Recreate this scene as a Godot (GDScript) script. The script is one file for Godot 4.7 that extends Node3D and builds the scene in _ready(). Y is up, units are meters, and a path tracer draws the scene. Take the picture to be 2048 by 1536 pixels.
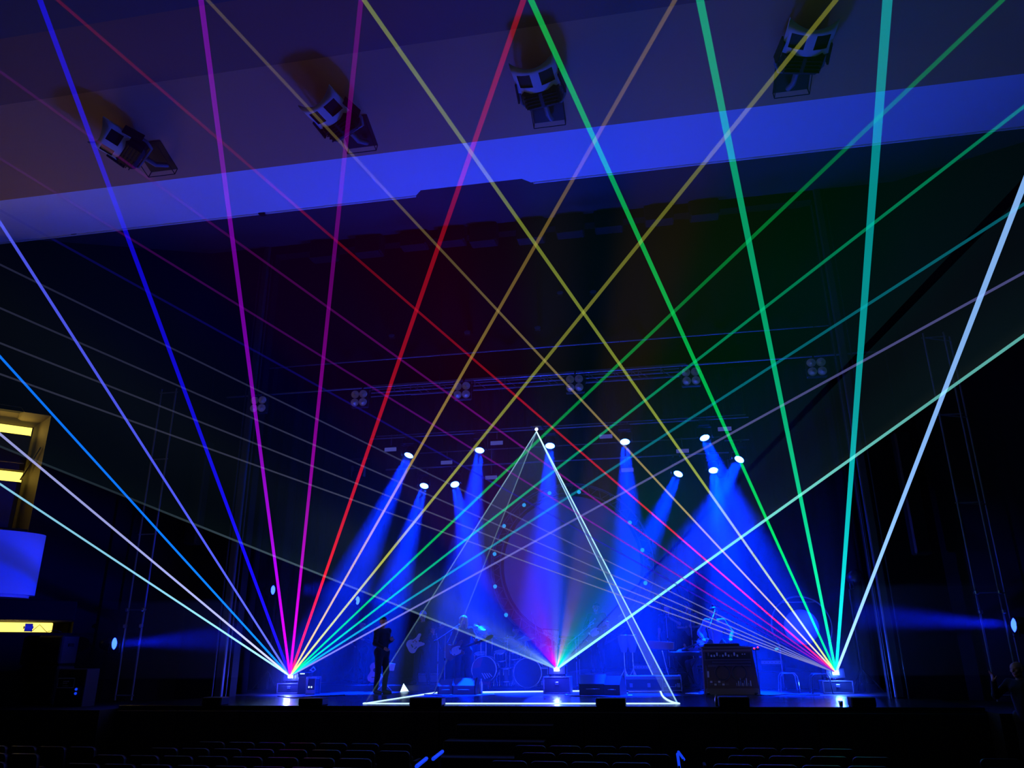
extends Node3D
# A theatre stage in haze during a laser show, seen from the stalls.
# Metres, y up. The camera stands at x 0, z 0; the stage lies towards -z. MID is the stage's centre line.

const F := 1526.75                      # focal length in pixels of the 2048 x 1536 frame
const EYE := Vector3(0, 1.75, 0)
const DECK := 0.85                      # height of the stage floor
const FLOOR := -0.5                     # floor of the stalls
const MID := -2.7
const TILT := 25.0                      # degrees by which the laser fans rise towards the stalls
const EDGE := -14.53                    # front edge of the stage

var cam: Camera3D
var M := {}
var rng := RandomNumberGenerator.new()


func _ready() -> void:
	rng.seed = 11
	# ---- camera, air, exposure
	cam = Camera3D.new()
	cam.name = "camera"
	cam.keep_aspect = Camera3D.KEEP_HEIGHT
	cam.fov = rad_to_deg(2.0 * atan(768.0 / F))
	cam.near = 0.05
	cam.far = 120.0
	cam.position = EYE
	cam.basis = Basis(Vector3.UP, deg_to_rad(10.21)) * Basis(Vector3.RIGHT, deg_to_rad(19.42)) * Basis(Vector3.FORWARD, deg_to_rad(0.527))
	add_child(cam)
	var we := WorldEnvironment.new()
	we.name = "air"
	var e := Environment.new()
	e.background_mode = Environment.BG_COLOR
	e.background_color = Color.BLACK
	e.tonemap_mode = Environment.TONE_MAPPER_LINEAR
	e.tonemap_exposure = 1.0
	e.volumetric_fog_enabled = true
	e.volumetric_fog_density = 0.0
	e.sdfgi_enabled = true
	e.ssao_enabled = true
	e.ssil_enabled = true
	we.environment = e
	add_child(we)
	haze(Vector3(MID, 4.63, -22.4), Vector3(14.2, 7.54, 9.1), 0.017)
	haze(Vector3(-10.5, 2.1, -16.1), Vector3(2.9, 1.6, 1.4), 0.02)
	haze(Vector3(5.1, 2.1, -16.1), Vector3(2.9, 1.6, 1.4), 0.02)
	materials()
	hall()
	left_boxes()
	stage_house()
	ceiling_floods()
	rig()
	side_booms()
	disc()
	lasers()
	band()
	equipment()
	front_edge()
	seats()
	front_person()


# ---------------------------------------------------------------- helpers
func haze(at: Vector3, size: Vector3, density: float) -> void:
	var h := FogVolume.new()
	h.name = "haze"
	h.shape = RenderingServer.FOG_VOLUME_SHAPE_BOX
	h.size = size
	h.position = at
	var m := FogMaterial.new()
	m.density = density
	m.albedo = Color(1, 1, 1)
	h.material = m
	add_child(h, true)
	h.set_meta("kind", "stuff")


func dirpx(px: float, py: float) -> Vector3:
	return cam.basis * Vector3((px - 1024.0) / F, (768.0 - py) / F, -1.0)


func at_z(px: float, py: float, z: float) -> Vector3:
	var d := dirpx(px, py)
	return EYE + d * ((z - EYE.z) / d.z)


func at_y(px: float, py: float, y: float) -> Vector3:
	var d := dirpx(px, py)
	return EYE + d * ((y - EYE.y) / d.y)


func at_plane(px: float, py: float, p0: Vector3, n: Vector3) -> Vector3:
	var d := dirpx(px, py)
	return EYE + d * ((p0 - EYE).dot(n) / d.dot(n))


func depth_of(p: Vector3) -> float:
	return (p - EYE).dot(-cam.basis.z)


func tag(o: Node, label := "", category := "", group := "", kind := "") -> Node:
	if label:
		o.set_meta("label", label)
	if category:
		o.set_meta("category", category)
	if group:
		o.set_meta("group", group)
	if kind:
		o.set_meta("kind", kind)
	return o


func thing(called: String, label: String, category: String, at := Vector3.ZERO, turn := 0.0, group := "") -> Node3D:
	var o := Node3D.new()
	o.name = called
	o.position = at
	o.rotation.y = deg_to_rad(turn)
	add_child(o, true)
	tag(o, label, category, group)
	return o


func put(called: String, b: MB, m: Material, parent: Node = self) -> MeshInstance3D:
	var o := MeshInstance3D.new()
	o.name = called
	o.mesh = b.done()
	o.material_override = m
	o.cast_shadow = GeometryInstance3D.SHADOW_CASTING_SETTING_ON
	parent.add_child(o, true)
	return o


func struct(called: String, b: MB, m: Material, parent: Node = self) -> MeshInstance3D:
	var o := put(called, b, m, parent)
	if parent == self:
		o.set_meta("kind", "structure")
	return o


func copy(o: Node3D, at: Vector3, label: String, turn := 0.0) -> Node3D:
	var c: Node3D = o.duplicate()
	c.name = String(o.name).rstrip("0123456789")
	add_child(c, true)
	c.position = at
	c.rotation.y = deg_to_rad(turn)
	c.set_meta("label", label)
	return c


class MB:
	var st := SurfaceTool.new()
	var smooth := -1
	var xf := Transform3D()

	func _init() -> void:
		st.begin(Mesh.PRIMITIVE_TRIANGLES)

	func tri(a: Vector3, b: Vector3, c: Vector3, inside: Vector3) -> void:
		var n := (a - c).cross(a - b)
		if n.length_squared() < 1e-16:
			return
		st.set_smooth_group(smooth)
		if n.dot((a + b + c) / 3.0 - inside) < 0.0:
			var t := b
			b = c
			c = t
		st.add_vertex(xf * a)
		st.add_vertex(xf * b)
		st.add_vertex(xf * c)

	func quad(a: Vector3, b: Vector3, c: Vector3, d: Vector3, inside: Vector3) -> void:
		tri(a, b, c, inside)
		tri(a, c, d, inside)

	# a box with chamfered edges
	func box(c: Vector3, s: Vector3, bev := 0.0, turn := Basis()) -> MB:
		smooth = -1
		var h := s / 2.0
		var v := minf(bev, minf(h.x, minf(h.y, h.z)) * 0.49)
		var P := {}
		for i in 8:
			var g := Vector3(1 if i & 1 else -1, 1 if i & 2 else -1, 1 if i & 4 else -1)
			for ax in 3:
				var q := g * h - g * v
				q[ax] = g[ax] * h[ax]
				P[i * 3 + ax] = c + turn * q
		for ax in 3:
			var b1: int = 1 << ((ax + 1) % 3)
			var b2: int = 1 << ((ax + 2) % 3)
			for s0 in [0, 1 << ax]:
				quad(P[s0 * 3 + ax], P[(s0 | b1) * 3 + ax], P[(s0 | b1 | b2) * 3 + ax], P[(s0 | b2) * 3 + ax], c)
		if v > 0.0:
			for ax in 3:
				var bit: int = 1 << ax
				var a1 := (ax + 1) % 3
				var a2 := (ax + 2) % 3
				for s1 in [0, 1 << a1]:
					for s2 in [0, 1 << a2]:
						var i: int = s1 | s2
						quad(P[i * 3 + a1], P[(i | bit) * 3 + a1], P[(i | bit) * 3 + a2], P[i * 3 + a2], c)
			for i in 8:
				tri(P[i * 3], P[i * 3 + 1], P[i * 3 + 2], c)
		return self

	# a pipe through points; radii one per point or one for all
	func tube(pts: Array, r, sides := 8, caps := true) -> MB:
		smooth = 1
		var rings := []
		var last_u := Vector3.ZERO
		for i in pts.size():
			var p: Vector3 = pts[i]
			var t: Vector3
			if i == 0:
				t = pts[1] - pts[0]
			elif i == pts.size() - 1:
				t = pts[i] - pts[i - 1]
			else:
				t = (pts[i + 1] - pts[i]).normalized() + (pts[i] - pts[i - 1]).normalized()
			t = t.normalized()
			var u := last_u - t * last_u.dot(t)
			if u.length() < 0.01:
				u = t.cross(Vector3.UP if absf(t.y) < 0.9 else Vector3.RIGHT)
			u = u.normalized()
			last_u = u
			var w := t.cross(u)
			var rr: float = r[i] if r is Array else r
			var ring := []
			for k in sides:
				var a := TAU * k / sides
				ring.append(p + (u * cos(a) + w * sin(a)) * rr)
			rings.append(ring)
		for i in rings.size() - 1:
			var mid: Vector3 = (pts[i] + pts[i + 1]) / 2.0
			for k in sides:
				var k2 := (k + 1) % sides
				quad(rings[i][k], rings[i][k2], rings[i + 1][k2], rings[i + 1][k], mid)
		if caps:
			smooth = -1
			for e in [0, rings.size() - 1]:
				var inner: Vector3 = pts[1] if e == 0 else pts[e - 1]
				for k in range(1, sides - 1):
					tri(rings[e][0], rings[e][k], rings[e][k + 1], inner)
		return self

	# profile: Vector2(radius, height) turned about the y axis of t
	func lathe(profile: Array, t := Transform3D(), sides := 20, flat := false) -> MB:
		smooth = -1 if flat else 2
		for i in profile.size() - 1:
			var a: Vector2 = profile[i]
			var b: Vector2 = profile[i + 1]
			var d := b - a
			var n2 := Vector2(d.y, -d.x).normalized()    # outward for a profile that runs upward outside
			for k in sides:
				var q := []
				for kk in [k, k + 1]:
					var ang: float = TAU * kk / sides
					var dir := Vector3(cos(ang), 0, sin(ang))
					q.append(t * (dir * a.x + Vector3.UP * a.y))
					q.append(t * (dir * b.x + Vector3.UP * b.y))
				var am := TAU * (k + 0.5) / sides
				var m := t * (Vector3(cos(am), 0, sin(am)) * ((a.x + b.x) / 2.0) + Vector3.UP * ((a.y + b.y) / 2.0))
				var nn := t.basis * (Vector3(cos(am), 0, sin(am)) * n2.x + Vector3.UP * n2.y)
				quad(q[0], q[2], q[3], q[1], m - nn)
		return self

	func ball(c: Vector3, r, sides := 12) -> MB:
		var rv: Vector3 = r if r is Vector3 else Vector3.ONE * r
		var pr := []
		var n := maxi(4, sides / 2)
		for i in n + 1:
			var a := -PI / 2 + PI * i / n
			pr.append(Vector2(cos(a) if i > 0 and i < n else 0.0, sin(a)))
		return lathe(pr, Transform3D(Basis().scaled(rv), c), sides)

	# a flat outline in x, y pushed out along z, from z0 to z1
	func slab(outline: PackedVector2Array, z0: float, z1: float, t := Transform3D(), rounded := false) -> MB:
		smooth = -1
		var idx := Geometry2D.triangulate_polygon(outline)
		var zc := (z0 + z1) / 2.0
		for i in range(0, idx.size(), 3):
			for z in [z0, z1]:
				var q := []
				for k in 3:
					q.append(t * Vector3(outline[idx[i + k]].x, outline[idx[i + k]].y, z))
				var c: Vector3 = (q[0] + q[1] + q[2]) / 3.0
				tri(q[0], q[1], q[2], c + t.basis * Vector3(0, 0, zc - z))
		smooth = 3 if rounded else -1
		var cw := Geometry2D.is_polygon_clockwise(outline)
		for i in outline.size():
			var a := outline[i]
			var b := outline[(i + 1) % outline.size()]
			var n := Vector2(b.y - a.y, a.x - b.x) * (-1.0 if cw else 1.0)
			var m := (a + b) / 2.0 - n.normalized() * 0.01
			quad(t * Vector3(a.x, a.y, z0), t * Vector3(b.x, b.y, z0), t * Vector3(b.x, b.y, z1), t * Vector3(a.x, a.y, z1), t * Vector3(m.x, m.y, zc))
		return self

	# surface nets over tapered capsules [a, b, ra, rb] joined by a smooth minimum
	func net(prims: Array, cell: float, k: float) -> MB:
		smooth = 5
		var lo := Vector3.ONE * 1e9
		var hi := Vector3.ONE * -1e9
		for p in prims:
			var r: float = maxf(p[2], p[3]) + k * 0.3 + cell * 2.0
			lo = lo.min(p[0].min(p[1]) - Vector3.ONE * r)
			hi = hi.max(p[0].max(p[1]) + Vector3.ONE * r)
		var n := Vector3i(((hi - lo) / cell).ceil()) + Vector3i.ONE
		var sy := n.x
		var sz := n.x * n.y
		var f := PackedFloat32Array()
		f.resize(sz * n.z)
		f.fill(9.0)
		for p in prims:
			var a: Vector3 = p[0]
			var ba: Vector3 = p[1] - p[0]
			var ll := maxf(ba.length_squared(), 1e-9)
			var ra: float = p[2]
			var dr: float = p[3] - ra
			var mg := maxf(p[2], p[3]) + k + cell * 1.5
			var i0 := Vector3i(((p[0].min(p[1]) - Vector3.ONE * mg - lo) / cell).floor()).clamp(Vector3i.ZERO, n - Vector3i.ONE)
			var i1 := Vector3i(((p[0].max(p[1]) + Vector3.ONE * mg - lo) / cell).ceil()).clamp(Vector3i.ZERO, n - Vector3i.ONE)
			for z in range(i0.z, i1.z + 1):
				for y in range(i0.y, i1.y + 1):
					var i := z * sz + y * sy + i0.x
					var q := lo + Vector3(i0.x, y, z) * cell - a
					for x in range(i0.x, i1.x + 1):
						var h := clampf(q.dot(ba) / ll, 0.0, 1.0)
						var d := (q - ba * h).length() - ra - dr * h
						if d < k + cell * 2.0:
							var g := f[i]
							var e := maxf(k - absf(g - d), 0.0) / k
							f[i] = minf(g, d) - e * e * k * 0.25
						i += 1
						q.x += cell
		var vid := PackedInt32Array()
		vid.resize(f.size())
		vid.fill(-1)
		var verts := PackedVector3Array()
		var cells := PackedInt32Array()
		var off := PackedInt32Array([0, 1, sy, sy + 1, sz, sz + 1, sz + sy, sz + sy + 1])
		var lim := cell * 1.8
		for z in n.z - 1:
			for y in n.y - 1:
				var i := z * sz + y * sy - 1
				for x in n.x - 1:
					i += 1
					if absf(f[i]) > lim:
						continue
					var mask := 0
					for c in 8:
						if f[i + off[c]] < 0.0:
							mask |= 1 << c
					if mask == 0 or mask == 255:
						continue
					var s := Vector3.ZERO
					var cnt := 0
					for c in 8:
						for bit in [1, 2, 4]:
							if c & bit:
								continue
							var c2: int = c | bit
							if ((mask >> c) & 1) == ((mask >> c2) & 1):
								continue
							var fa := f[i + off[c]]
							var fb := f[i + off[c2]]
							var t := fa / (fa - fb)
							var pa := Vector3(c & 1, (c >> 1) & 1, c >> 2)
							var pb := Vector3(c2 & 1, (c2 >> 1) & 1, c2 >> 2)
							s += pa.lerp(pb, t)
							cnt += 1
					vid[i] = verts.size()
					verts.append(lo + (Vector3(x, y, z) + s / cnt) * cell)
					cells.append(i)
		for ci in cells.size():
			var i := cells[ci]
			var here := f[i] < 0.0
			for ax in 3:
				var d: int = [1, sy, sz][ax]
				if (f[i + d] < 0.0) == here:
					continue
				var d1: int = [sy, sz, 1][ax]
				var d2: int = [sz, 1, sy][ax]
				if i - d1 - d2 < 0:
					continue
				var q0 := vid[i]
				var q1 := vid[i - d1]
				var q2 := vid[i - d1 - d2]
				var q3 := vid[i - d2]
				if q0 < 0 or q1 < 0 or q2 < 0 or q3 < 0:
					continue
				var a := verts[q0]
				var b := verts[q1]
				var c := verts[q2]
				var e := verts[q3]
				var along := Vector3.ZERO
				along[ax] = 1.0 if here else -1.0
				var inner := (a + b + c + e) / 4.0 - along
				quad(a, b, c, e, inner)
		return self

	func done() -> ArrayMesh:
		st.generate_normals()
		st.index()
		return st.commit()


func mat(called: String, c: Color, rough := 0.7, metal := 0.0, spec := 0.5) -> StandardMaterial3D:
	var m := StandardMaterial3D.new()
	m.resource_name = called
	m.albedo_color = c
	m.roughness = rough
	m.metallic = metal
	m.metallic_specular = spec
	M[called] = m
	return m


func noise_tex(freq: float, a: Color, b: Color, octaves := 4, bump := 0.0) -> NoiseTexture2D:
	var n := FastNoiseLite.new()
	n.seed = rng.randi() % 1000
	n.noise_type = FastNoiseLite.TYPE_SIMPLEX_SMOOTH
	n.frequency = freq
	n.fractal_octaves = octaves
	var t := NoiseTexture2D.new()
	t.width = 512
	t.height = 512
	t.seamless = true
	t.noise = n
	if bump > 0.0:
		t.as_normal_map = true
		t.bump_strength = bump
	else:
		var g := Gradient.new()
		g.set_color(0, a)
		g.set_color(1, b)
		t.color_ramp = g
	return t


func textured(m: StandardMaterial3D, t: Texture2D, scale: Vector3) -> void:
	m.albedo_texture = t
	m.albedo_color = Color.WHITE
	m.uv1_triplanar = true
	m.uv1_world_triplanar = true
	m.uv1_scale = scale


func glow(called: String, c: Color, energy: float) -> StandardMaterial3D:
	var m := mat(called, Color(0.05, 0.05, 0.05), 0.4)
	m.emission_enabled = true
	m.emission = c
	m.emission_energy_multiplier = energy
	return m


func materials() -> void:
	var d := mat("deck", Color(0.16, 0.16, 0.18), 0.34)
	textured(d, noise_tex(0.02, Color(0.13, 0.13, 0.15), Color(0.2, 0.2, 0.22)), Vector3(0.4, 0.4, 0.4))
	var ap := mat("apron", Color(0.1, 0.1, 0.11), 0.24)
	textured(ap, noise_tex(0.03, Color(0.07, 0.07, 0.08), Color(0.12, 0.12, 0.13)), Vector3(0.6, 0.6, 0.6))
	mat("plaster", Color(0.9, 0.9, 0.9), 0.8)
	mat("ceiling_wood", Color(0.92, 0.7, 0.52), 0.7)
	mat("ceiling_dark", Color(0.3, 0.24, 0.22), 0.8)
	mat("ceiling_wood_shaded", Color(0.62, 0.46, 0.34), 0.8)  # ceiling wood darkened to put shade on the step panel
	mat("ceiling_rear", Color(0.4, 0.38, 0.34), 0.8)
	mat("hall_wall", Color(0.07, 0.06, 0.06), 0.85, 0.0, 0.3)
	mat("box_wall", Color(0.42, 0.37, 0.26), 0.75)
	mat("black_paint", Color(0.05, 0.05, 0.055), 0.55)
	mat("black_metal", Color(0.06, 0.06, 0.065), 0.4, 0.3)
	mat("dark_box", Color(0.08, 0.08, 0.09), 0.5)
	mat("steel", Color(0.55, 0.56, 0.6), 0.35, 0.85)
	mat("chrome", Color(0.85, 0.86, 0.9), 0.16, 1.0)
	mat("lamp_grey", Color(0.92, 0.88, 0.88), 0.55)
	mat("post_paint", Color(0.25, 0.25, 0.28), 0.6)
	mat("navy_paint", Color(0.21, 0.2, 0.22), 0.8)
	mat("white_paint", Color(0.8, 0.8, 0.8), 0.5)
	mat("grey_paint", Color(0.45, 0.45, 0.48), 0.55)
	mat("drape", Color(0.07, 0.07, 0.1), 0.95, 0.0, 0.2)
	mat("screen_cloth", Color(0.62, 0.62, 0.64), 0.85)
	mat("carpet", Color(0.16, 0.14, 0.14), 0.95)
	mat("seat_cloth", Color(0.16, 0.1, 0.1), 0.9)
	mat("seat_shell", Color(0.2, 0.18, 0.18), 0.45)
	mat("cymbal", Color(0.86, 0.78, 0.55), 0.25, 1.0)
	mat("drum_shell", Color(0.1, 0.1, 0.12), 0.25)
	mat("drum_head", Color(0.12, 0.12, 0.14), 0.5)
	mat("white_head", Color(0.75, 0.75, 0.75), 0.5)
	mat("red_paint", Color(0.55, 0.1, 0.08), 0.5)
	mat("skin", Color(0.72, 0.5, 0.4), 0.6)
	mat("cab_wood", Color(0.38, 0.25, 0.23), 0.6)
	mat("cab_panel", Color(0.46, 0.35, 0.34), 0.6)
	mat("cab_pale", Color(0.85, 0.78, 0.78), 0.5)
	mat("orange_lit_wood", Color(0.6, 0.33, 0.16), 0.45)  # orange light on the brown desk put into its colour
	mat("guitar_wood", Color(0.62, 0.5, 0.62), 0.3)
	mat("amber_wood", Color(0.45, 0.26, 0.14), 0.35)
	mat("wedge_lit", Color(0.36, 0.38, 0.5), 0.5)  # wedge black paled and blued, imitating blue light on the tops
	mat("wedge_black", Color(0.12, 0.12, 0.14), 0.45)
	mat("gong_metal", Color(0.8, 0.78, 0.75), 0.5, 0.1)
	mat("paper", Color(0.9, 0.9, 0.86), 0.8)
	glow("lens_blue", Color(0.16, 0.34, 1.0), 60.0)
	glow("lens_side", Color(0.1, 0.2, 1.0), 14.0)
	glow("laser_lens", Color(1, 1, 1), 14.0)
	glow("pin_glow", Color(0.15, 0.65, 1.0), 0.9)
	glow("trace", Color(0.72, 0.9, 1.0), 1.6)
	glow("yellow_tube", Color(1.0, 0.88, 0.36), 2.3)
	glow("batten_glow", Color(0.34, 0.36, 0.8), 0.48)
	glow("dim_blue", Color(0.05, 0.16, 0.6), 0.06)
	glow("red_led", Color(1.0, 0.18, 0.16), 2.2)
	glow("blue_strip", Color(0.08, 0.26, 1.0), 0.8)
	glow("white_glow", Color(0.75, 0.9, 1.0), 2.2)
	glow("cyan_led", Color(0.1, 0.7, 1.0), 1.2)


# ---------------------------------------------------------------- the hall
func zy_slab(b: MB, pts: Array, x0: float, x1: float) -> void:
	# an outline in z, y pushed out along x
	var o := PackedVector2Array()
	for p in pts:
		o.append(Vector2(p.x, p.y))
	b.slab(o, x0, x1, Transform3D(Basis(Vector3(0, 0, 1), Vector3(0, 1, 0), Vector3(1, 0, 0)), Vector3.ZERO))


func hall() -> void:
	struct("floor", MB.new().box(Vector3(MID, FLOOR - 0.2, -5.9), Vector3(40, 0.4, 18.2)), M.carpet)
	struct("wall_back", MB.new().box(Vector3(MID, 7, 3.2), Vector3(40, 16, 0.4)), M.hall_wall)
	struct("ceiling", MB.new().box(Vector3(MID, 15.2, -12.5), Vector3(40, 0.4, 32)), M.ceiling_dark)
	var r := MB.new()
	r.box(Vector3(10.15, 7, -13.25), Vector3(0.4, 16, 12.2), 0.0, Basis(Vector3.UP, deg_to_rad(42.3)))
	r.box(Vector3(15.0, 7, -3.0), Vector3(0.4, 16, 12.8))
	struct("wall_right", r, M.hall_wall)
	# reflectors under the ceiling: a pale one that faces the stage, then timber ones that face the stalls
	var a := Vector3(0, 11.02, -13.5)
	var b := Vector3(0, 10.27, -11.0)
	var along := (a - b).normalized()
	var up := Vector3.RIGHT.cross(along)
	var len := (a - b).length()
	var t := Transform3D(Basis(Vector3.RIGHT, along, up), b)
	var o := PackedVector2Array([Vector2(-18, 0), Vector2(12.5, 0), Vector2(12.5, len), Vector2(-1.99, len), Vector2(-2.14, len - 0.3), Vector2(-4.29, len - 0.3), Vector2(-4.48, len), Vector2(-18, len)])
	var p := MB.new()
	p.slab(o, 0.0, 0.12, t)
	var refl := struct("ceiling_reflector", p, M.plaster)
	var lip := MB.new()
	lip.box(Vector3((-18 - 4.48) / 2, len + 0.015, 0.05), Vector3(13.5, 0.05, 0.16), 0.01)
	lip.box(Vector3((12.5 - 1.99) / 2, len + 0.015, 0.05), Vector3(14.4, 0.05, 0.16), 0.01)
	lip.xf = Transform3D()
	var lipn := struct("edge_strip", lip, M.plaster, refl)
	lipn.transform = t
	for px in [[150, 468], [525, 428], [1205, 346], [1246, 342], [1390, 326]]:
		var q := at_z(px[0], px[1], -13.52)
		var c := thing("rigging_clamp", "small dark rigging clamp on the pale ceiling reflector's lower edge, %s from the left" % {150: "first", 525: "second", 1205: "third", 1246: "fourth", 1390: "fifth"}[px[0]], "clamp", q, 0, "rigging clamps on the reflector edge")
		put("jaw", MB.new().box(Vector3(0, 0.02, 0), Vector3(0.1 if px[0] > 1000 and px[0] < 1300 else 0.16, 0.1, 0.12), 0.015), M.black_metal, c)
		put("bolt", MB.new().tube([Vector3(0, 0.05, -0.02), Vector3(0, 0.2, -0.02)], 0.014), M.black_metal, c)
	var w := MB.new()
	zy_slab(w, [Vector2(-11.0, 10.27), Vector2(-9.2, 10.87), Vector2(-9.25, 11.0), Vector2(-11.05, 10.4)], -18, 12.5)
	struct("ceiling_timber_panel", w, M.ceiling_wood)
	w = MB.new()
	zy_slab(w, [Vector2(-9.2, 10.87), Vector2(-7.9, 10.9), Vector2(-7.9, 11.05), Vector2(-9.3, 11.02)], -18, 12.5)
	struct("ceiling_step_panel", w, M.ceiling_wood_shaded)
	w = MB.new()
	zy_slab(w, [Vector2(-7.9, 10.9), Vector2(-4.5, 10.7), Vector2(-4.5, 10.85), Vector2(-7.9, 11.05)], -18, 12.5)
	struct("ceiling_rear_panel", w, M.ceiling_rear)
	w = MB.new()
	zy_slab(w, [Vector2(-13.75, 11.3), Vector2(-17.2, 12.42), Vector2(-17.2, 12.55), Vector2(-13.75, 11.45)], -18, 12.5)
	struct("ceiling_dark_reflector", w, M.navy_paint)
	# the wall round the stage opening
	w = MB.new()
	w.box(Vector3(MID, 13.75, -17.75), Vector3(40, 2.7, 0.3))
	w.box(Vector3(MID - 7.2 - 6.4, 7, -17.75), Vector3(12.8, 16, 0.3))
	w.box(Vector3(MID + 7.2 + 6.4, 7, -17.75), Vector3(12.8, 16, 0.3))
	struct("wall_proscenium", w, M.hall_wall)


func left_boxes() -> void:
	# the splayed left wall: x runs from the stalls to the stage, z into the hall
	var p0 := Vector3(-11.3, 0, -17.6)
	var u := Vector3(-0.6735, 0, 0.7392)
	var n := Vector3(0.7392, 0, 0.6735)
	var t := Transform3D(Basis(-u, Vector3.UP, n), p0)
	var b := MB.new()
	b.xf = t
	# wall pieces round the two openings; s is the distance from the stage end
	var piece := func(s0: float, s1: float, y0: float, y1: float, z0: float, z1: float, bb: MB) -> void:
		bb.box(Vector3(-(s0 + s1) / 2, (y0 + y1) / 2, (z0 + z1) / 2), Vector3(s1 - s0, y1 - y0, z1 - z0))
	piece.call(-0.2, 3.58, 2.95, 15.0, -1.6, 0.0, b)
	piece.call(3.58, 14.0, 7.1, 15.0, -1.6, 0.0, b)
	piece.call(3.58, 14.0, 2.95, 4.45, -1.6, 0.0, b)
	piece.call(8.5, 14.0, 4.45, 7.1, -1.6, 0.0, b)
	piece.call(-0.2, 2.36, 2.2, 2.95, -1.6, 0.0, b)
	piece.call(2.36, 14.0, 2.5, 2.95, -1.6, 0.0, b)
	piece.call(7.0, 14.0, 2.2, 2.5, -1.6, 0.0, b)
	piece.call(-0.2, 14.0, -0.7, 2.26, -1.6, 0.0, b)
	piece.call(-0.2, 14.0, -0.7, 15.0, -2.0, -1.6, b)
	b.xf = Transform3D()
	b.box(Vector3(-20.9, 7, -2.1), Vector3(0.4, 16, 10.9))
	var wall := struct("wall_left", b, M.hall_wall)
	# upper box: splayed surround
	b = MB.new()
	b.xf = t
	var ref := Vector3(-3.0, 5.8, -0.8)
	b.quad(Vector3(-3.58, 7.1, 0.02), Vector3(-3.58, 4.2, 0.02), Vector3(-3.86, 4.2, -0.55), Vector3(-3.84, 6.9, -0.55), ref)
	ref = Vector3(-5, 8.0, -0.8)
	b.quad(Vector3(-3.58, 7.1, 0.02), Vector3(-4.12, 7.1, 0.02), Vector3(-4.16, 6.98, -0.3), Vector3(-3.84, 6.9, -0.55), ref)
	b.quad(Vector3(-4.12, 7.1, 0.02), Vector3(-4.2, 7.2, 0.02), Vector3(-4.2, 7.0, -0.3), Vector3(-4.16, 6.98, -0.3), ref)
	b.quad(Vector3(-4.2, 7.2, 0.02), Vector3(-8.5, 7.2, 0.02), Vector3(-8.5, 6.93, -0.55), Vector3(-3.84, 6.9, -0.55), ref)
	b.box(Vector3(-3.73, 5.7, -0.75), Vector3(0.26, 2.9, 0.4))
	struct("box_surround", b, M.box_wall, wall)
	b = MB.new()
	b.xf = t
	b.box(Vector3(-6.1, 5.8, -1.5), Vector3(4.9, 2.7, 0.1))
	struct("box_inner_wall", b, M.box_wall, wall)
	for spec in [["upper", 6.24, 0.84, 4.2, 4.4], ["upper", 6.28, 0.84, 6.4, 0.0], ["lower", 5.02, 1.06, 6.2, 4.7]]:
		b = MB.new()
		b.xf = t
		if spec[4] == 4.4:
			b.box(Vector3(-4.18, spec[1], -0.42), Vector3(0.62, spec[2], 0.1), 0.015)
		elif spec[4] == 0.0:
			b.box(Vector3(-6.5, spec[1] + 0.03, -0.48), Vector3(3.98, spec[2], 0.1), 0.015)
		else:
			b.box(Vector3(-6.2, spec[1], -0.4), Vector3(4.66, spec[2], 0.1), 0.015)
		struct("box_front_panel", b, M.ceiling_dark, wall)
	b = MB.new()
	b.xf = t
	b.tube([Vector3(-3.66, 6.35, -0.05), Vector3(-3.9, 5.6, -0.36)], 0.02, 6)
	b.tube([Vector3(-3.9, 5.98, -0.3), Vector3(-4.4, 5.98, -0.34)], 0.015, 6)
	struct("handrail", b, M.box_wall, wall)
	# the light strips in the slits
	for spec in [[6.78, 0.24, 3.76, "long yellow light strip in the upper slit of the left box"], [5.7, 0.24, 3.74, "long yellow light strip just above the blue balcony front on the left"]]:
		var s0: float = spec[2]
		var l := thing("box_light", spec[3], "light strip", t * Vector3(-s0, spec[0], -0.62))
		l.basis = t.basis
		put("tube_light", MB.new().box(Vector3(-2.2, 0, 0), Vector3(4.3, spec[1], 0.08), 0.02), M.yellow_tube, l)
		put("end_cap", MB.new().box(Vector3(-0.02, 0, 0.01), Vector3(0.07, spec[1] + 0.02, 0.1), 0.01), M.box_wall, l)
		warm_area(t * Vector3(-s0 - 1.6, spec[0], -0.34), t.basis, Vector2(3.0, 0.2), 1.6)
	# lower slit
	var l2 := thing("box_light", "yellow light strip in the low slit under the dark ledge of the left wall", "light strip", t * Vector3(-2.7, 2.385, -0.5))
	l2.basis = t.basis
	put("tube_light", MB.new().box(Vector3(-1.9, 0, 0), Vector3(3.8, 0.2, 0.06), 0.02), M.yellow_tube, l2)
	put("end_cap", MB.new().box(Vector3(0.05, 0, 0.01), Vector3(0.1, 0.2, 0.08), 0.01), M.box_wall, l2)
	warm_area(t * Vector3(-4.4, 2.385, -0.3), t.basis, Vector2(2.6, 0.18), 1.0)
	var roll := thing("paper_roll", "pale lilac roll lying in the low yellow slit of the left wall", "roll", t * Vector3(-3.2, 2.285, -0.12))
	roll.basis = t.basis
	put("sheet", MB.new().tube([Vector3(-0.08, 0.085, 0), Vector3(0.07, 0.085, 0.0)], 0.085, 14), M.white_paint, roll)
	put("core", MB.new().tube([Vector3(-0.1, 0.085, 0), Vector3(0.09, 0.085, 0.0)], 0.03, 10), M.grey_paint, roll)
	var cb := thing("loose_cable", "thin dark cable looping along the low yellow slit of the left wall", "cable", t * Vector3(-2.9, 2.27, -0.1))
	cb.basis = t.basis
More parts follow.
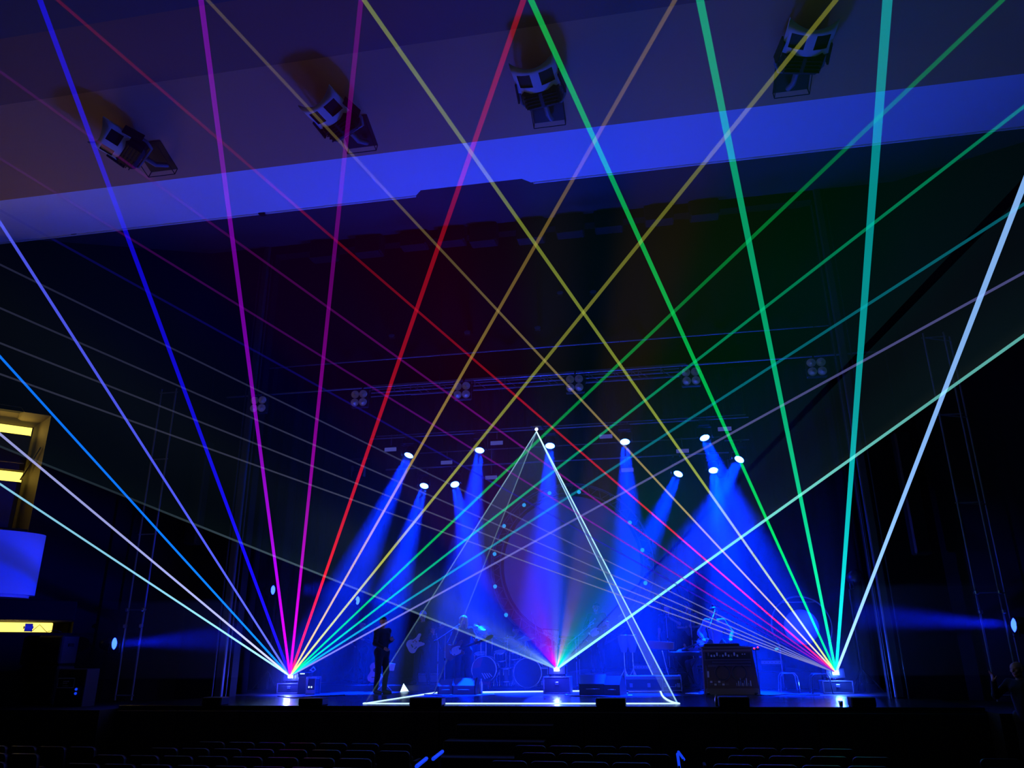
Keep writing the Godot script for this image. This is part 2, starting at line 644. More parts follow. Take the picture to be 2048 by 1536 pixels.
	put("cord", MB.new().tube([Vector3(0.35, 0.012, 0), Vector3(0.2, 0.05, 0.02), Vector3(0.05, 0.012, 0.02), Vector3(-0.1, 0.16, 0), Vector3(-0.2, 0.05, -0.03), Vector3(-0.24, 0.012, 0.0)], 0.008, 6), M.black_paint, cb)
	b = MB.new()
	b.xf = t
	b.box(Vector3(-5.5, 2.72, 0.16), Vector3(6.2, 0.42, 0.32), 0.02)
	struct("ledge", b, M.hall_wall, wall)
	# the white balcony front
	var bf := thing("balcony_front", "rounded white balcony front lit blue on the left wall", "balcony", t * Vector3(-3.24, 2.98, 0.0))
	bf.basis = t.basis
	var o := PackedVector2Array()
	for i in 17:
		var a := -PI * 0.5 * i / 16.0
		o.append(Vector2(-1.0 + cos(a) * 1.0, sin(a) * -0.55 + 0.25))
	o.append(Vector2(-3.2, 0.8))
	o.append(Vector2(-3.2, 0.0))
	o.append(Vector2(0.0, 0.0))
	var rx := Transform3D(Basis(Vector3(1, 0, 0), Vector3(0, 0, 1), Vector3(0, 1, 0)), Vector3.ZERO)
	b = MB.new()
	b.slab(o, 0.03, 1.32, rx, true)
	put("parapet", b, M.plaster, bf)
	b = MB.new()
	var o2 := PackedVector2Array()
	for v in o:
		o2.append(Vector2(v.x * 0.98 - 0.1, v.y * 0.96))
	b.slab(o2, -0.03, 0.03, rx)
	put("underside_board", b, M.cab_pale, bf)
	b = MB.new()
	b.box(Vector3(-0.95, 1.36, 0.2), Vector3(0.25, 0.1, 0.12), 0.02)
	put("bracket", b, M.black_metal, bf)


func warm_area(p: Vector3, basis: Basis, size: Vector2, energy: float) -> void:
	var l := AreaLight3D.new()
	l.name = "box_area_light"
	l.area_size = size
	l.light_color = Color(1.0, 0.85, 0.4)
	l.light_energy = energy
	l.area_range = 40.0
	l.shadow_enabled = true
	add_child(l, true)
	l.transform = Transform3D(basis * Basis(Vector3.UP, PI), p)
	# an area light shines along its -z


func curtain_mesh(x0: float, x1: float, y0: float, y1: float, z: float, wave: float, depth: float) -> MB:
	var b := MB.new()
	b.smooth = 4
	var n := int(absf(x1 - x0) / wave * 8.0)
	var front := []
	for i in n + 1:
		var x := lerpf(x0, x1, float(i) / n)
		front.append(Vector2(x, z + sin(x / wave * TAU) * depth + sin(x / wave * 2.3) * depth * 0.5))
	for i in n:
		var a: Vector2 = front[i]
		var c: Vector2 = front[i + 1]
		for s in [0.0, -0.03]:
			var ref := Vector3((a.x + c.x) / 2, (y0 + y1) / 2, (a.y + c.y) / 2 + (-1.0 if s == 0.0 else 1.0))
			b.quad(Vector3(a.x, y0, a.y + s), Vector3(c.x, y0, c.y + s), Vector3(c.x, y1, c.y + s), Vector3(a.x, y1, a.y + s), ref)
		b.quad(Vector3(a.x, y0, a.y), Vector3(c.x, y0, c.y), Vector3(c.x, y0, c.y - 0.03), Vector3(a.x, y0, a.y - 0.03), Vector3(a.x, y1, a.y))
	return b


func curtain(label: String, x0: float, x1: float, y0: float, y1: float, z: float, wave := 0.35, depth := 0.07) -> void:
	var c := thing("curtain", label, "curtain", Vector3((x0 + x1) / 2, y0, z))
	var b := curtain_mesh(x0 - c.position.x, x1 - c.position.x, 0.0, y1 - y0, 0.0, wave, depth)
	put("cloth", b, M.drape, c)
	var h := MB.new()
	h.box(Vector3(0, y1 - y0 + 0.04, 0), Vector3(absf(x1 - x0), 0.08, 0.06), 0.01)
	put("heading", h, M.black_paint, c)


func stage_house() -> void:
	var b := MB.new()
	b.box(Vector3(MID, DECK - 0.6, -23.1), Vector3(26.6, 1.2, 10.2))
	struct("stage_deck", b, M.deck)
	# apron of long boards that run across the stage
	b = MB.new()
	b.box(Vector3(MID, DECK - 0.675, (EDGE - 18.0) / 2), Vector3(15.6, 1.25, 18.0 + EDGE))
	b.box(Vector3(MID - 9.4, DECK - 0.675, -16.0), Vector3(3.2, 1.25, 4.0))
	b.box(Vector3(MID + 9.4, DECK - 0.675, -16.0), Vector3(3.2, 1.25, 4.0))
	var apron := struct("stage_apron", b, M.black_paint)
	for i in 3:
		b = MB.new()
		var z0 := lerpf(EDGE, -18.0, i / 3.0)
		var z1 := lerpf(EDGE, -18.0, (i + 1) / 3.0)
		b.box(Vector3(MID, DECK - 0.02, (z0 + z1) / 2), Vector3(15.6, 0.05, absf(z1 - z0) - 0.012), 0.006)
		struct("floor_panel", b, M.apron, apron)
	# the fascia: boards with recessed joints, a wide bay with ledges in the middle
	for i in 12:
		b = MB.new()
		var x := MID - 7.8 + 15.6 * (i + 0.5) / 12.0
		b.box(Vector3(x, DECK - 0.71, EDGE + 0.02), Vector3(15.6 / 12.0 - 0.015, 1.25, 0.04), 0.008)
		struct("fascia_panel", b, M.black_paint, apron)
	for i in 3:
		b = MB.new()
		var q := at_z(1000, 1449 + 33 * i, EDGE + 0.3 + i * 0.45)
		b.box(Vector3(-2.75 - 0.1 * i, q.y - 0.1, EDGE + 0.15 + i * 0.45), Vector3(1.7, 0.2, 0.45), 0.01)
		struct("step", b, M.dark_box, apron)
	struct("wall_stage_back", MB.new().box(Vector3(MID, 7, -28.2), Vector3(27, 16, 0.4)), M.black_paint)
	b = MB.new()
	b.box(Vector3(MID - 13.5, 7, -23), Vector3(0.4, 16, 10.6))
	struct("wall_stage_left", b, M.black_paint)
	b = MB.new()
	b.box(Vector3(MID + 13.5, 7, -23), Vector3(0.4, 16, 10.6))
	struct("wall_stage_right", b, M.black_paint)
	# risers
	b = MB.new()
	b.box(Vector3(-7.0, DECK + 0.075, -23.2), Vector3(5.0, 0.15, 6.0), 0.01)
	struct("riser", b, M.dark_box)
	b = MB.new()
	b.box(Vector3(0.7, DECK + 0.2, -23.9), Vector3(6.4, 0.4, 5.2), 0.01)
	struct("riser", b, M.dark_box)
	b = MB.new()
	b.box(Vector3(-3.6, DECK + 0.04, -22.6), Vector3(2.9, 0.08, 3.0), 0.02)
	struct("riser", b, M.dark_box)
	curtain("wide dark curtain hanging behind the round screen at the back of the stage", MID - 11.5, MID + 11.5, DECK, 11.5, -27.2, 0.6, 0.1)
	curtain("dark border curtain hanging across the top of the stage, with a blue-lit hem", MID - 9.6, MID + 9.6, 9.3, 12.7, -18.4, 0.9, 0.03)
	var hp := thing("hem_pipe", "long thin steel pipe in the hem of the border curtain, catching blue light", "pipe", Vector3(MID, 9.28, -18.34))
	put("pipe", MB.new().tube([Vector3(-9.5, 0, 0), Vector3(9.5, 0, 0)], 0.022, 8), M.steel, hp)
	put("end_cap", MB.new().ball(Vector3(-9.5, 0, 0), 0.03, 8), M.steel, hp)
	put("end_cap", MB.new().ball(Vector3(9.5, 0, 0), 0.03, 8), M.steel, hp)
	for k in 2:
		var side := -1.0 if k == 0 else 1.0
		var sn: String = ["left", "right"][k]
		curtain("narrow dark leg curtain nearest the %s side of the stage opening" % sn, MID + side * 9.3, MID + side * 7.5, DECK, 11.5, -18.9)
		curtain("dark leg curtain in the %s wing, second from the front" % sn, MID + side * 10.6, MID + side * 7.9, DECK, 11.5, -21.5)
		curtain("dark leg curtain in the %s wing, farthest back" % sn, MID + side * 10.8, MID + side * 8.2, DECK, 11.5, -24.5)
		# the edge posts of the opening
		b = MB.new()
		b.box(Vector3(MID + side * 7.24, 6.7, -17.2), Vector3(0.16, 11.7, 0.12), 0.02)
		var col := struct("column", b, M.post_paint)
		for dx in [-0.17, 0.17]:
			b = MB.new()
			b.tube([Vector3(MID + side * 7.24 + dx, DECK, -17.2), Vector3(MID + side * 7.24 + dx, 12.0, -17.2)], 0.016, 6)
			struct("trim_pipe", b, M.post_paint, col)
		# a hanging banner-like dark speaker column between post and tower
		b = MB.new()
		b.box(Vector3(0, 0, 0), Vector3(0.34, 2.6, 0.3), 0.03)
		var hang := at_z(398 if k == 0 else 1822, 985, -17.3)
		var sp := thing("column_speaker", "tall slim dark loudspeaker column hanging beside the %s edge post" % sn, "loudspeaker", hang)
		put("cabinet", b, M.dark_box, sp)
		b = MB.new()
		b.box(Vector3(0, 0, 0.16), Vector3(0.28, 2.5, 0.02), 0.008)
		put("grille", b, M.black_metal, sp)
		b = MB.new()
		b.tube([Vector3(0, 1.3, 0), Vector3(0, 3.4, 0)], 0.012, 6)
		put("cable", b, M.black_metal, sp)
	# ---- dark housings in a row above the opening
	for px in [[650, 500], [740, 490], [830, 476], [905, 468], [968, 468], [1062, 462], [1140, 450], [1217, 440], [1317, 425], [1407, 415]]:
		var c := at_z(px[0], px[1], -17.2)
		var nth: String = {650: "leftmost", 740: "second from the left", 830: "third from the left", 905: "fourth from the left", 968: "fifth from the left", 1062: "sixth from the left", 1140: "seventh from the left", 1217: "eighth from the left", 1317: "second from the right", 1407: "rightmost"}[px[0]]
		var h := thing("hanging_box", "black rectangular lamp housing, %s in the row above the stage opening" % nth, "lamp housing", c, 0, "black housings above the stage opening")
		put("housing", MB.new().box(Vector3.ZERO, Vector3(0.72, 0.6, 0.4), 0.03), M.black_paint, h)
		put("bracket", MB.new().box(Vector3(0, 0.45, -0.2), Vector3(0.08, 0.5, 0.46), 0.01), M.black_metal, h)
		put("visor", MB.new().box(Vector3(0, -0.33, 0.1), Vector3(0.66, 0.03, 0.3), 0.008), M.black_paint, h)


func ceiling_floods() -> void:
	# floodlights on the timber panel; built lying on the panel: x across, y towards the stalls, z down out of the panel
	var up := Vector3(0, 0.6, 1.8).normalized()
	var out := Vector3.RIGHT.cross(up)
	var specs := [[322, 330, -36.0, "grey floodlight leftmost in the row under the timber ceiling panel"], [722, 282, -24.0, "grey floodlight second from the left under the timber ceiling panel"], [1098, 230, -7.0, "grey floodlight third from the left under the timber ceiling panel"], [1582, 168, 10.0, "grey floodlight rightmost in the row under the timber ceiling panel"]]
	for s in specs:
		var base := at_plane(s[0], s[1], Vector3(0, 10.27, -11), out)
		var f := thing("floodlight", s[3], "floodlight", base)
		f.basis = Basis(Vector3.RIGHT, up, out)
		var lean := Transform3D(Basis(Vector3.BACK, deg_to_rad(-s[2])), Vector3(0, 0.26, 0.22))
		# the safety net box stands straight on the panel
		var b := MB.new()
		for x in [-0.27, 0.27]:
			b.tube([Vector3(x, -0.12, 0.0), Vector3(x, 0.5, 0.0)], 0.008, 5)
			b.tube([Vector3(x, -0.12, 0.16), Vector3(x, 0.5, 0.16)], 0.008, 5)
			b.tube([Vector3(x, -0.12, 0.0), Vector3(x, -0.12, 0.16)], 0.008, 5)
		b.tube([Vector3(-0.27, -0.12, 0.16), Vector3(0.27, -0.12, 0.16)], 0.008, 5)
		b.tube([Vector3(-0.27, -0.12, 0.0), Vector3(0.27, -0.12, 0.0)], 0.008, 5)
		put("bracket_frame", b, M.black_metal, f)
		b = MB.new()
		b.box(Vector3(0, 0.19, 0.005), Vector3(0.54, 0.62, 0.01))
		put("backing_plate", b, M.dark_box, f)
		b = MB.new()
		b.xf = lean
		b.tube([Vector3(0, -0.3, -0.16), Vector3(0, -0.12, 0.0), Vector3(0, 0.06, 0.0)], 0.045, 8)
		put("stem", b, M.grey_paint, f)
		b = MB.new()
		b.xf = lean
		b.tube([Vector3(-0.36, 0.42, -0.02), Vector3(-0.36, 0.2, 0.0), Vector3(-0.28, 0.08, 0.0), Vector3(0.28, 0.08, 0.0), Vector3(0.36, 0.2, 0.0), Vector3(0.36, 0.42, -0.02)], 0.028, 8)
		put("yoke", b, M.grey_paint, f)
		b = MB.new()
		b.xf = lean
		b.box(Vector3(0, 0.3, 0.05), Vector3(0.6, 0.36, 0.3), 0.06)
		put("body", b, M.black_paint, f)
		b = MB.new()
		b.xf = lean
		for x in [-0.15, 0.15]:
			for k in 4:
				b.box(Vector3(x, 0.2 + k * 0.06, 0.21), Vector3(0.24, 0.02, 0.03), 0.006)
		put("cooling_fins", b, M.black_metal, f)
		# the hood: a trough with a curved end, open to the stalls, with two panes
		b = MB.new()
		b.xf = lean
		b.smooth = 6
		var rows := 10
		for i in rows:
			for seg in [[0.44, 0.54, 0], [0.54, 0.76, 1], [0.76, 0.84, 2]]:
				var x0 := lerpf(-0.36, 0.36, float(i) / rows)
				var x1 := lerpf(-0.36, 0.36, float(i + 1) / rows)
				var sag := func(x: float, y: float) -> Vector3: return Vector3(x, y + (x * x * 0.9 if y > 0.8 else 0.0), 0.2 - x * x * 1.0)
				if seg[2] == 1 and not (i == 0 or i == rows - 1 or i == 4 or i == 5):
					continue
				var a: Vector3 = sag.call(x0, seg[0])
				var c: Vector3 = sag.call(x1, seg[0])
				var d: Vector3 = sag.call(x1, seg[1])
				var e: Vector3 = sag.call(x0, seg[1])
				b.quad(a, c, d, e, (a + d) / 2 - Vector3(0, 0, 1))
				var th := Vector3(0, 0, -0.03)
				b.quad(a + th, c + th, d + th, e + th, (a + d) / 2 + Vector3(0, 0, 1))
				if seg[2] == 2:
					b.quad(e, d, d + th, e + th, (e + d) / 2 - Vector3(0, 1, 0))
		put("hood", b, M.plaster, f)
		for x in [-0.19, 0.19]:
			b = MB.new()
			b.xf = lean
			b.smooth = -1
			var c0 := Vector3(x - 0.13, 0.53, 0.165 - pow(absf(x) - 0.13 * signf(x) * signf(x), 2))
			b.quad(Vector3(x - 0.14, 0.53, 0.19 - pow(x - 0.14, 2)), Vector3(x + 0.14, 0.53, 0.19 - pow(x + 0.14, 2)), Vector3(x + 0.14, 0.77, 0.19 - pow(x + 0.14, 2)), Vector3(x - 0.14, 0.77, 0.19 - pow(x - 0.14, 2)), Vector3(x, 0.65, -2))
			put("pane", b, M.dark_box, f)
		for x in [-0.37, 0.37]:
			b = MB.new()
			b.xf = lean
			b.box(Vector3(x, 0.44, 0.02), Vector3(0.03, 0.34, 0.2), 0.01, Basis(Vector3.BACK, 0.12 * signf(x)))
			put("barn_door", b, M.black_metal, f)


# ---------------------------------------------------------------- lighting rig
func pipe(label: String, a: Vector3, b: Vector3, r := 0.03) -> void:
	var c := (a + b) / 2
	var o := thing("pipe_batten", label, "pipe", c)
	put("pipe", MB.new().tube([a - c, b - c], r, 8), M.steel, o)
	for t in [0.08, 0.36, 0.64, 0.92]:
		var p := a.lerp(b, t) - c
		put("hanging_cable", MB.new().tube([p, Vector3(p.x, 15.0 - c.y, p.z)], 0.006, 4), M.black_metal, o)


func moving_head(at: Vector3, target: Vector3, label: String, power: float, cone: float) -> void:
	var o := thing("moving_head", label, "stage light", at, 0.0, "moving head stage lights on the overhead pipes")
	var dir := (target - at).normalized()
	var look := Basis.looking_at(dir, Vector3(0, 0, 1))      # -z points along the beam
	put("base", MB.new().box(Vector3(0, 0.42, 0), Vector3(0.36, 0.16, 0.26), 0.025), M.black_metal, o)
	var b := MB.new()
	for x in [-0.22, 0.22]:
		b.box(Vector3(x, 0.2, 0), Vector3(0.06, 0.36, 0.14), 0.02)
	b.box(Vector3(0, 0.34, 0), Vector3(0.48, 0.06, 0.14), 0.02)
	put("yoke", b, M.black_metal, o)
	b = MB.new()
	# the head: an egg with its flat end at the lens; the lens sits at the origin of the thing
	var t := Transform3D(look * Basis(Vector3.RIGHT, PI / 2), Vector3.ZERO)    # +y runs back along the beam
	b.lathe([Vector2(0.135, 0.02), Vector2(0.165, 0.02), Vector2(0.17, 0.08), Vector2(0.165, 0.2), Vector2(0.13, 0.32), Vector2(0.06, 0.38), Vector2(0, 0.39)], t, 18)
	put("head", b, M.black_metal, o)
	b = MB.new()
	b.lathe([Vector2(0, 0.0), Vector2(0.08, 0.004), Vector2(0.138, 0.03)], t, 18)
	put("lens", b, M.lens_blue, o)
	b = MB.new()
	for x in [-0.1, 0.1]:
		b.box(Vector3(x, 0.54, 0), Vector3(0.05, 0.1, 0.08), 0.01)
	put("clamp", b, M.steel, o)
	for i in 2:
		var l := SpotLight3D.new()
		l.name = "moving_head_light"
		l.light_color = Color(0.0, 0.14, 1.0)
		l.light_energy = power / 2.0
		l.spot_angle = cone
		l.spot_angle_attenuation = 0.8 if cone > 9.0 else 0.4
		l.spot_attenuation = 2.0
		l.spot_range = 40.0
		l.light_size = 0.05
		l.shadow_enabled = true
		o.add_child(l, true)
		l.transform = Transform3D(look, dir * 0.06 + look * Vector3(cos(TAU * i / 2 + 0.3), sin(TAU * i / 2 + 0.3), 0) * 0.07)


func rig() -> void:
	var lo := MID - 5.6
	pipe("front overhead pipe that carries the upper row of blue lights", Vector3(lo, 7.98, -21.5), Vector3(MID + 5.6, 7.98, -21.5))
	pipe("rear overhead pipe that carries the lower row of blue lights", Vector3(lo, 7.36, -23.0), Vector3(MID + 5.6, 7.36, -23.0))
	pipe("long pipe above the square four-lamp clusters", Vector3(MID - 8.0, 8.12, -17.3), Vector3(MID + 8.0, 8.12, -17.3), 0.025)
	# heads: pixel, depth, lean in x per metre of drop, name
	var heads := [
		[817, 912, -21.5, -0.22, "blue moving head leftmost in the upper row, its beam leaning left"],
		[959, 902, -21.5, 0.0, "blue moving head second from the left in the upper row, shining straight down"],
		[1100, 893, -21.5, 0.0, "blue moving head just right of the apex of the white laser pyramid"],
		[1250, 885, -21.5, 0.0, "blue moving head fourth from the left in the upper row, shining straight down"],
		[1410, 877, -21.5, 0.22, "blue moving head rightmost in the upper row, its beam leaning right"],
		[848, 973, -23.0, -0.06, "blue moving head leftmost in the lower row"],
		[910, 970, -23.0, 0.36, "blue moving head in the lower row with its beam leaning right towards the round screen"],
		[1356, 949, -23.0, -0.48, "blue moving head in the lower row with its beam leaning left towards the round screen"],
		[1427, 942, -23.0, -0.03, "brightest blue moving head in the lower row, under the rightmost upper one"],
		[1478, 920, -22.4, -0.6, "blue moving head farthest right, crossed by the green laser beam"]]
	for h in heads:
		var p := at_z(h[0], h[1], h[2])
		var drop := p.y - DECK
		var power := 5200.0 if h[0] == 1427 else 3300.0
		moving_head(p, Vector3(p.x + h[3] * drop, DECK, p.z + (3.4 if h[2] < -22.0 else 3.1)), h[4], power, 10.0 if h[0] > 1400 else 7.4)
	for h in [[1478, 920, -22.4, "short pipe that carries the blue light farthest right"], [716, 955, -22.5, "short pipe that carries the unlit moving head on the left"], [1444, 945, -23.2, "short pipe that carries the unlit head beside the brightest lit one"]]:
		var p := at_z(h[0], h[1], h[2]) + Vector3(0, 0.6, 0)
		pipe(h[3], p - Vector3(0.35, 0, 0), p + Vector3(0.35, 0, 0), 0.025)
	# unlit heads and small housings
	for d in [[716, 955, -22.5, "unlit moving head hanging left of the lit rows, catching a blue edge"], [1444, 945, -23.2, "unlit dark moving head hanging beside the brightest lit one"]]:
		var p := at_z(d[0], d[1], d[2])
		var o := thing("moving_head", d[3], "stage light", p)
		put("base", MB.new().box(Vector3(0, 0.42, 0), Vector3(0.3, 0.16, 0.26), 0.025), M.black_metal, o)
		put("clamp", MB.new().box(Vector3(0, 0.54, 0), Vector3(0.06, 0.1, 0.08), 0.01), M.steel, o)
		var b := MB.new()
		for x in [-0.2, 0.2]:
			b.box(Vector3(x, 0.2, 0), Vector3(0.05, 0.36, 0.14), 0.02)
		put("yoke", b, M.grey_paint, o)
		b = MB.new()
		b.lathe([Vector2(0, 0), Vector2(0.15, 0), Vector2(0.16, 0.2), Vector2(0.1, 0.34), Vector2(0, 0.36)], Transform3D(Basis(Vector3.RIGHT, 0.7), Vector3(0, -0.1, 0)), 16)
		put("head", b, M.black_metal, o)
	# pale batten housings
	var bars := [[782, 899, -22.0, "pale batten lamp leftmost of the upper line of pale oblongs"], [994, 886, -22.0, "pale batten lamp left of the apex of the laser pyramid"], [1212, 873, -22.0, "pale batten lamp left of the fourth blue moving head"], [1449, 858, -22.0, "pale batten lamp rightmost, above and right of the upper lights"],
		[894, 925, -23.4, "pale batten lamp between the two left blue lights of the lower line"], [983, 955, -23.4, "pale batten lamp at the left edge of the laser pyramid"], [1255, 940, -23.4, "pale batten lamp inside the beam of the fourth moving head"], [1365, 902, -23.4, "pale batten lamp left of the rightmost upper moving head"]]
	for s in bars:
		var p := at_z(s[0], s[1], s[2])
		var o := thing("batten_lamp", s[3], "batten lamp", p)
		put("housing", MB.new().box(Vector3(0, 0.06, -0.02), Vector3(0.4, 0.1, 0.16), 0.015), M.black_metal, o)
		put("pale_diffuser", MB.new().box(Vector3(0, -0.01, 0.05), Vector3(0.38, 0.12, 0.03), 0.01), M.batten_glow, o)  # weak glow added so the unlit diffuser shows pale
		put("clamp", MB.new().tube([Vector3(0, 0.1, 0), Vector3(0, (8.2 if s[2] > -23 else 7.95) - p.y + 0.03, 0)], 0.02, 6), M.steel, o)
	pipe("upper pipe that carries the upper line of pale batten lamps", Vector3(lo, 8.2, -22.0), Vector3(MID + 5.6, 8.2, -22.0), 0.02)
	pipe("lower pipe that carries the lower line of pale batten lamps", Vector3(lo + 1, 7.95, -23.4), Vector3(MID + 5.0, 7.95, -23.4), 0.02)
	# four-lamp clusters
	var k := 0
	var proto: Node3D
	for c in [[515, 808, "square cluster of four unlit lamps farthest left, behind the magenta laser beam"], [717, 796, "square cluster of four unlit lamps, second from the left"], [923, 780, "square cluster of four unlit lamps crossed by the gold laser beam"], [1149, 766, "square cluster of four unlit lamps above the apex of the laser pyramid"], [1382, 752, "square cluster of four unlit lamps crossed by the thick green laser beam"], [1634, 733, "square cluster of four unlit lamps farthest right"]]:
		var p := at_z(c[0], c[1], -17.0)
		if proto:
			copy(proto, p, c[2])
			continue
		proto = thing("lamp_cluster", c[2], "lamp cluster", p, 0, "four-lamp clusters on the front pipe")
		put("frame", MB.new().box(Vector3(0, 0, -0.12), Vector3(0.44, 0.44, 0.14), 0.02), M.black_paint, proto)
		put("yoke", MB.new().tube([Vector3(-0.24, 0, -0.14), Vector3(-0.24, 0.28, -0.2), Vector3(0.24, 0.28, -0.2), Vector3(0.24, 0, -0.14)], 0.016, 6), M.black_metal, proto)
		put("hook", MB.new().tube([Vector3(0, 0.28, -0.2), Vector3(0, 0.4, -0.28)], 0.02, 6), M.black_metal, proto)
		for x in [-0.105, 0.105]:
			for y in [-0.105, 0.105]:
				var t := Transform3D(Basis(Vector3.RIGHT, PI / 2 + 0.25), Vector3(x, y, -0.02))
				var lamp := put("lamp", MB.new().lathe([Vector2(0.0, 0.03), Vector2(0.03, 0.028), Vector2(0.035, 0.022), Vector2(0.065, 0.018), Vector2(0.088, 0.0), Vector2(0.098, 0.008), Vector2(0.098, -0.08)], t, 18), M.lamp_grey, proto)
				put("lens_boss", MB.new().ball(t * Vector3(0, 0.03, 0), 0.02, 8), M.white_paint, lamp)
	for q in [[783, 671, "dim small blue lamp high in the rig, first from the left of five"], [934, 664, "dim small blue lamp high in the rig, second from the left of five"], [1075, 655, "dim small blue lamp high in the rig, third from the left of five"], [1120, 585, "dim small blue lamp high in the rig, left of the upper pair"], [1186, 583, "dim small blue lamp high in the rig, right of the upper pair"]]:
		var p := at_z(q[0], q[1], -18.1)
		var o := thing("small_lamp", q[2], "lamp", p, 0, "dim blue lamps high in the rig")
		put("housing", MB.new().box(Vector3(0, 0, -0.08), Vector3(0.2, 0.14, 0.12), 0.03), M.black_metal, o)
		put("lens_light", MB.new().ball(Vector3(0, 0, -0.01), Vector3(0.09, 0.05, 0.02), 10), M.dim_blue, o)
		put("drop_rod", MB.new().tube([Vector3(0, 0.05, -0.08), Vector3(0, 15.0 - p.y, -0.08)], 0.008, 5), M.black_metal, o)
	truss()


func truss() -> void:
	var a := at_z(735, 773, -18.6)
	var b := at_z(1372, 727, -18.6)
	var c := (a + b) / 2
	var o := thing("lighting_truss", "long ladder truss across the stage, its rungs catching blue light", "truss", c)
	var half := (b.x - a.x) / 2
	for y in [0.0, -0.2]:
		for z in [0.0, -0.3]:
			put("chord", MB.new().tube([Vector3(-half, y, z), Vector3(half, y, z)], 0.02, 8), M.steel, o)
	for px in [742, 790, 822, 836, 880, 950, 1010, 1081, 1095, 1178, 1230, 1264, 1277, 1323, 1366]:
		var x := at_z(px, 752, -18.6).x - c.x
		put("rung", MB.new().tube([Vector3(x, 0, 0), Vector3(x, -0.2, 0)], 0.016, 6), M.steel, o)
		put("rung", MB.new().tube([Vector3(x, 0, -0.3), Vector3(x + 0.25, -0.2, -0.3)], 0.012, 6), M.steel, o)
	pipe("thin pipe just under the ladder truss", Vector3(c.x - half * 0.7, c.y - 0.36, -18.5), Vector3(c.x + half, c.y - 0.36, -18.5), 0.018)


func side_lamp(p: Vector3, dir: Vector3, label: String, power: float, cone: float, foot: float) -> void:
	var o := thing("side_lamp", label, "stage light", p)
	var look := Basis.looking_at(dir, Vector3.UP)
	var t := Transform3D(look * Basis(Vector3.RIGHT, PI / 2), Vector3.ZERO)
	put("housing", MB.new().lathe([Vector2(0.13, 0.0), Vector2(0.15, 0.0), Vector2(0.15, 0.16), Vector2(0.1, 0.3), Vector2(0.0, 0.32)], t, 16), M.black_metal, o)
	put("lens", MB.new().lathe([Vector2(0, 0.0), Vector2(0.09, 0.005), Vector2(0.13, 0.03)], t, 16), M.lens_side, o)
	put("bracket", MB.new().tube([Vector3(0, 0.0, -0.17), Vector3(0, -0.2, -0.19), Vector3(0, -0.2, 0.19), Vector3(0, 0.0, 0.17)], 0.014, 6), M.black_metal, o)
	if foot > -9:
		var h := p.y - foot
		put("pole", MB.new().tube([Vector3(-0.02, -0.2, -0.19), Vector3(-0.02, -h, -0.19)], 0.025, 8), M.black_metal, o)
		for k in 3:
			var a := TAU * k / 3 + 0.4
			put("leg", MB.new().tube([Vector3(-0.02, -h + 0.5, -0.19), Vector3(cos(a) * 0.4 - 0.02, -h + 0.015, sin(a) * 0.4 - 0.19)], 0.015, 6), M.black_metal, o)
	var l := SpotLight3D.new()
	l.name = "side_lamp_beam_light"
	l.light_color = Color(0.02, 0.1, 1.0)
	l.light_energy = power
	l.spot_angle = cone
	l.spot_angle_attenuation = 0.8
	l.spot_range = 30.0
	l.light_size = 0.08
	l.shadow_enabled = true
	o.add_child(l, true)
	l.transform = Transform3D(look, dir.normalized() * 0.04)


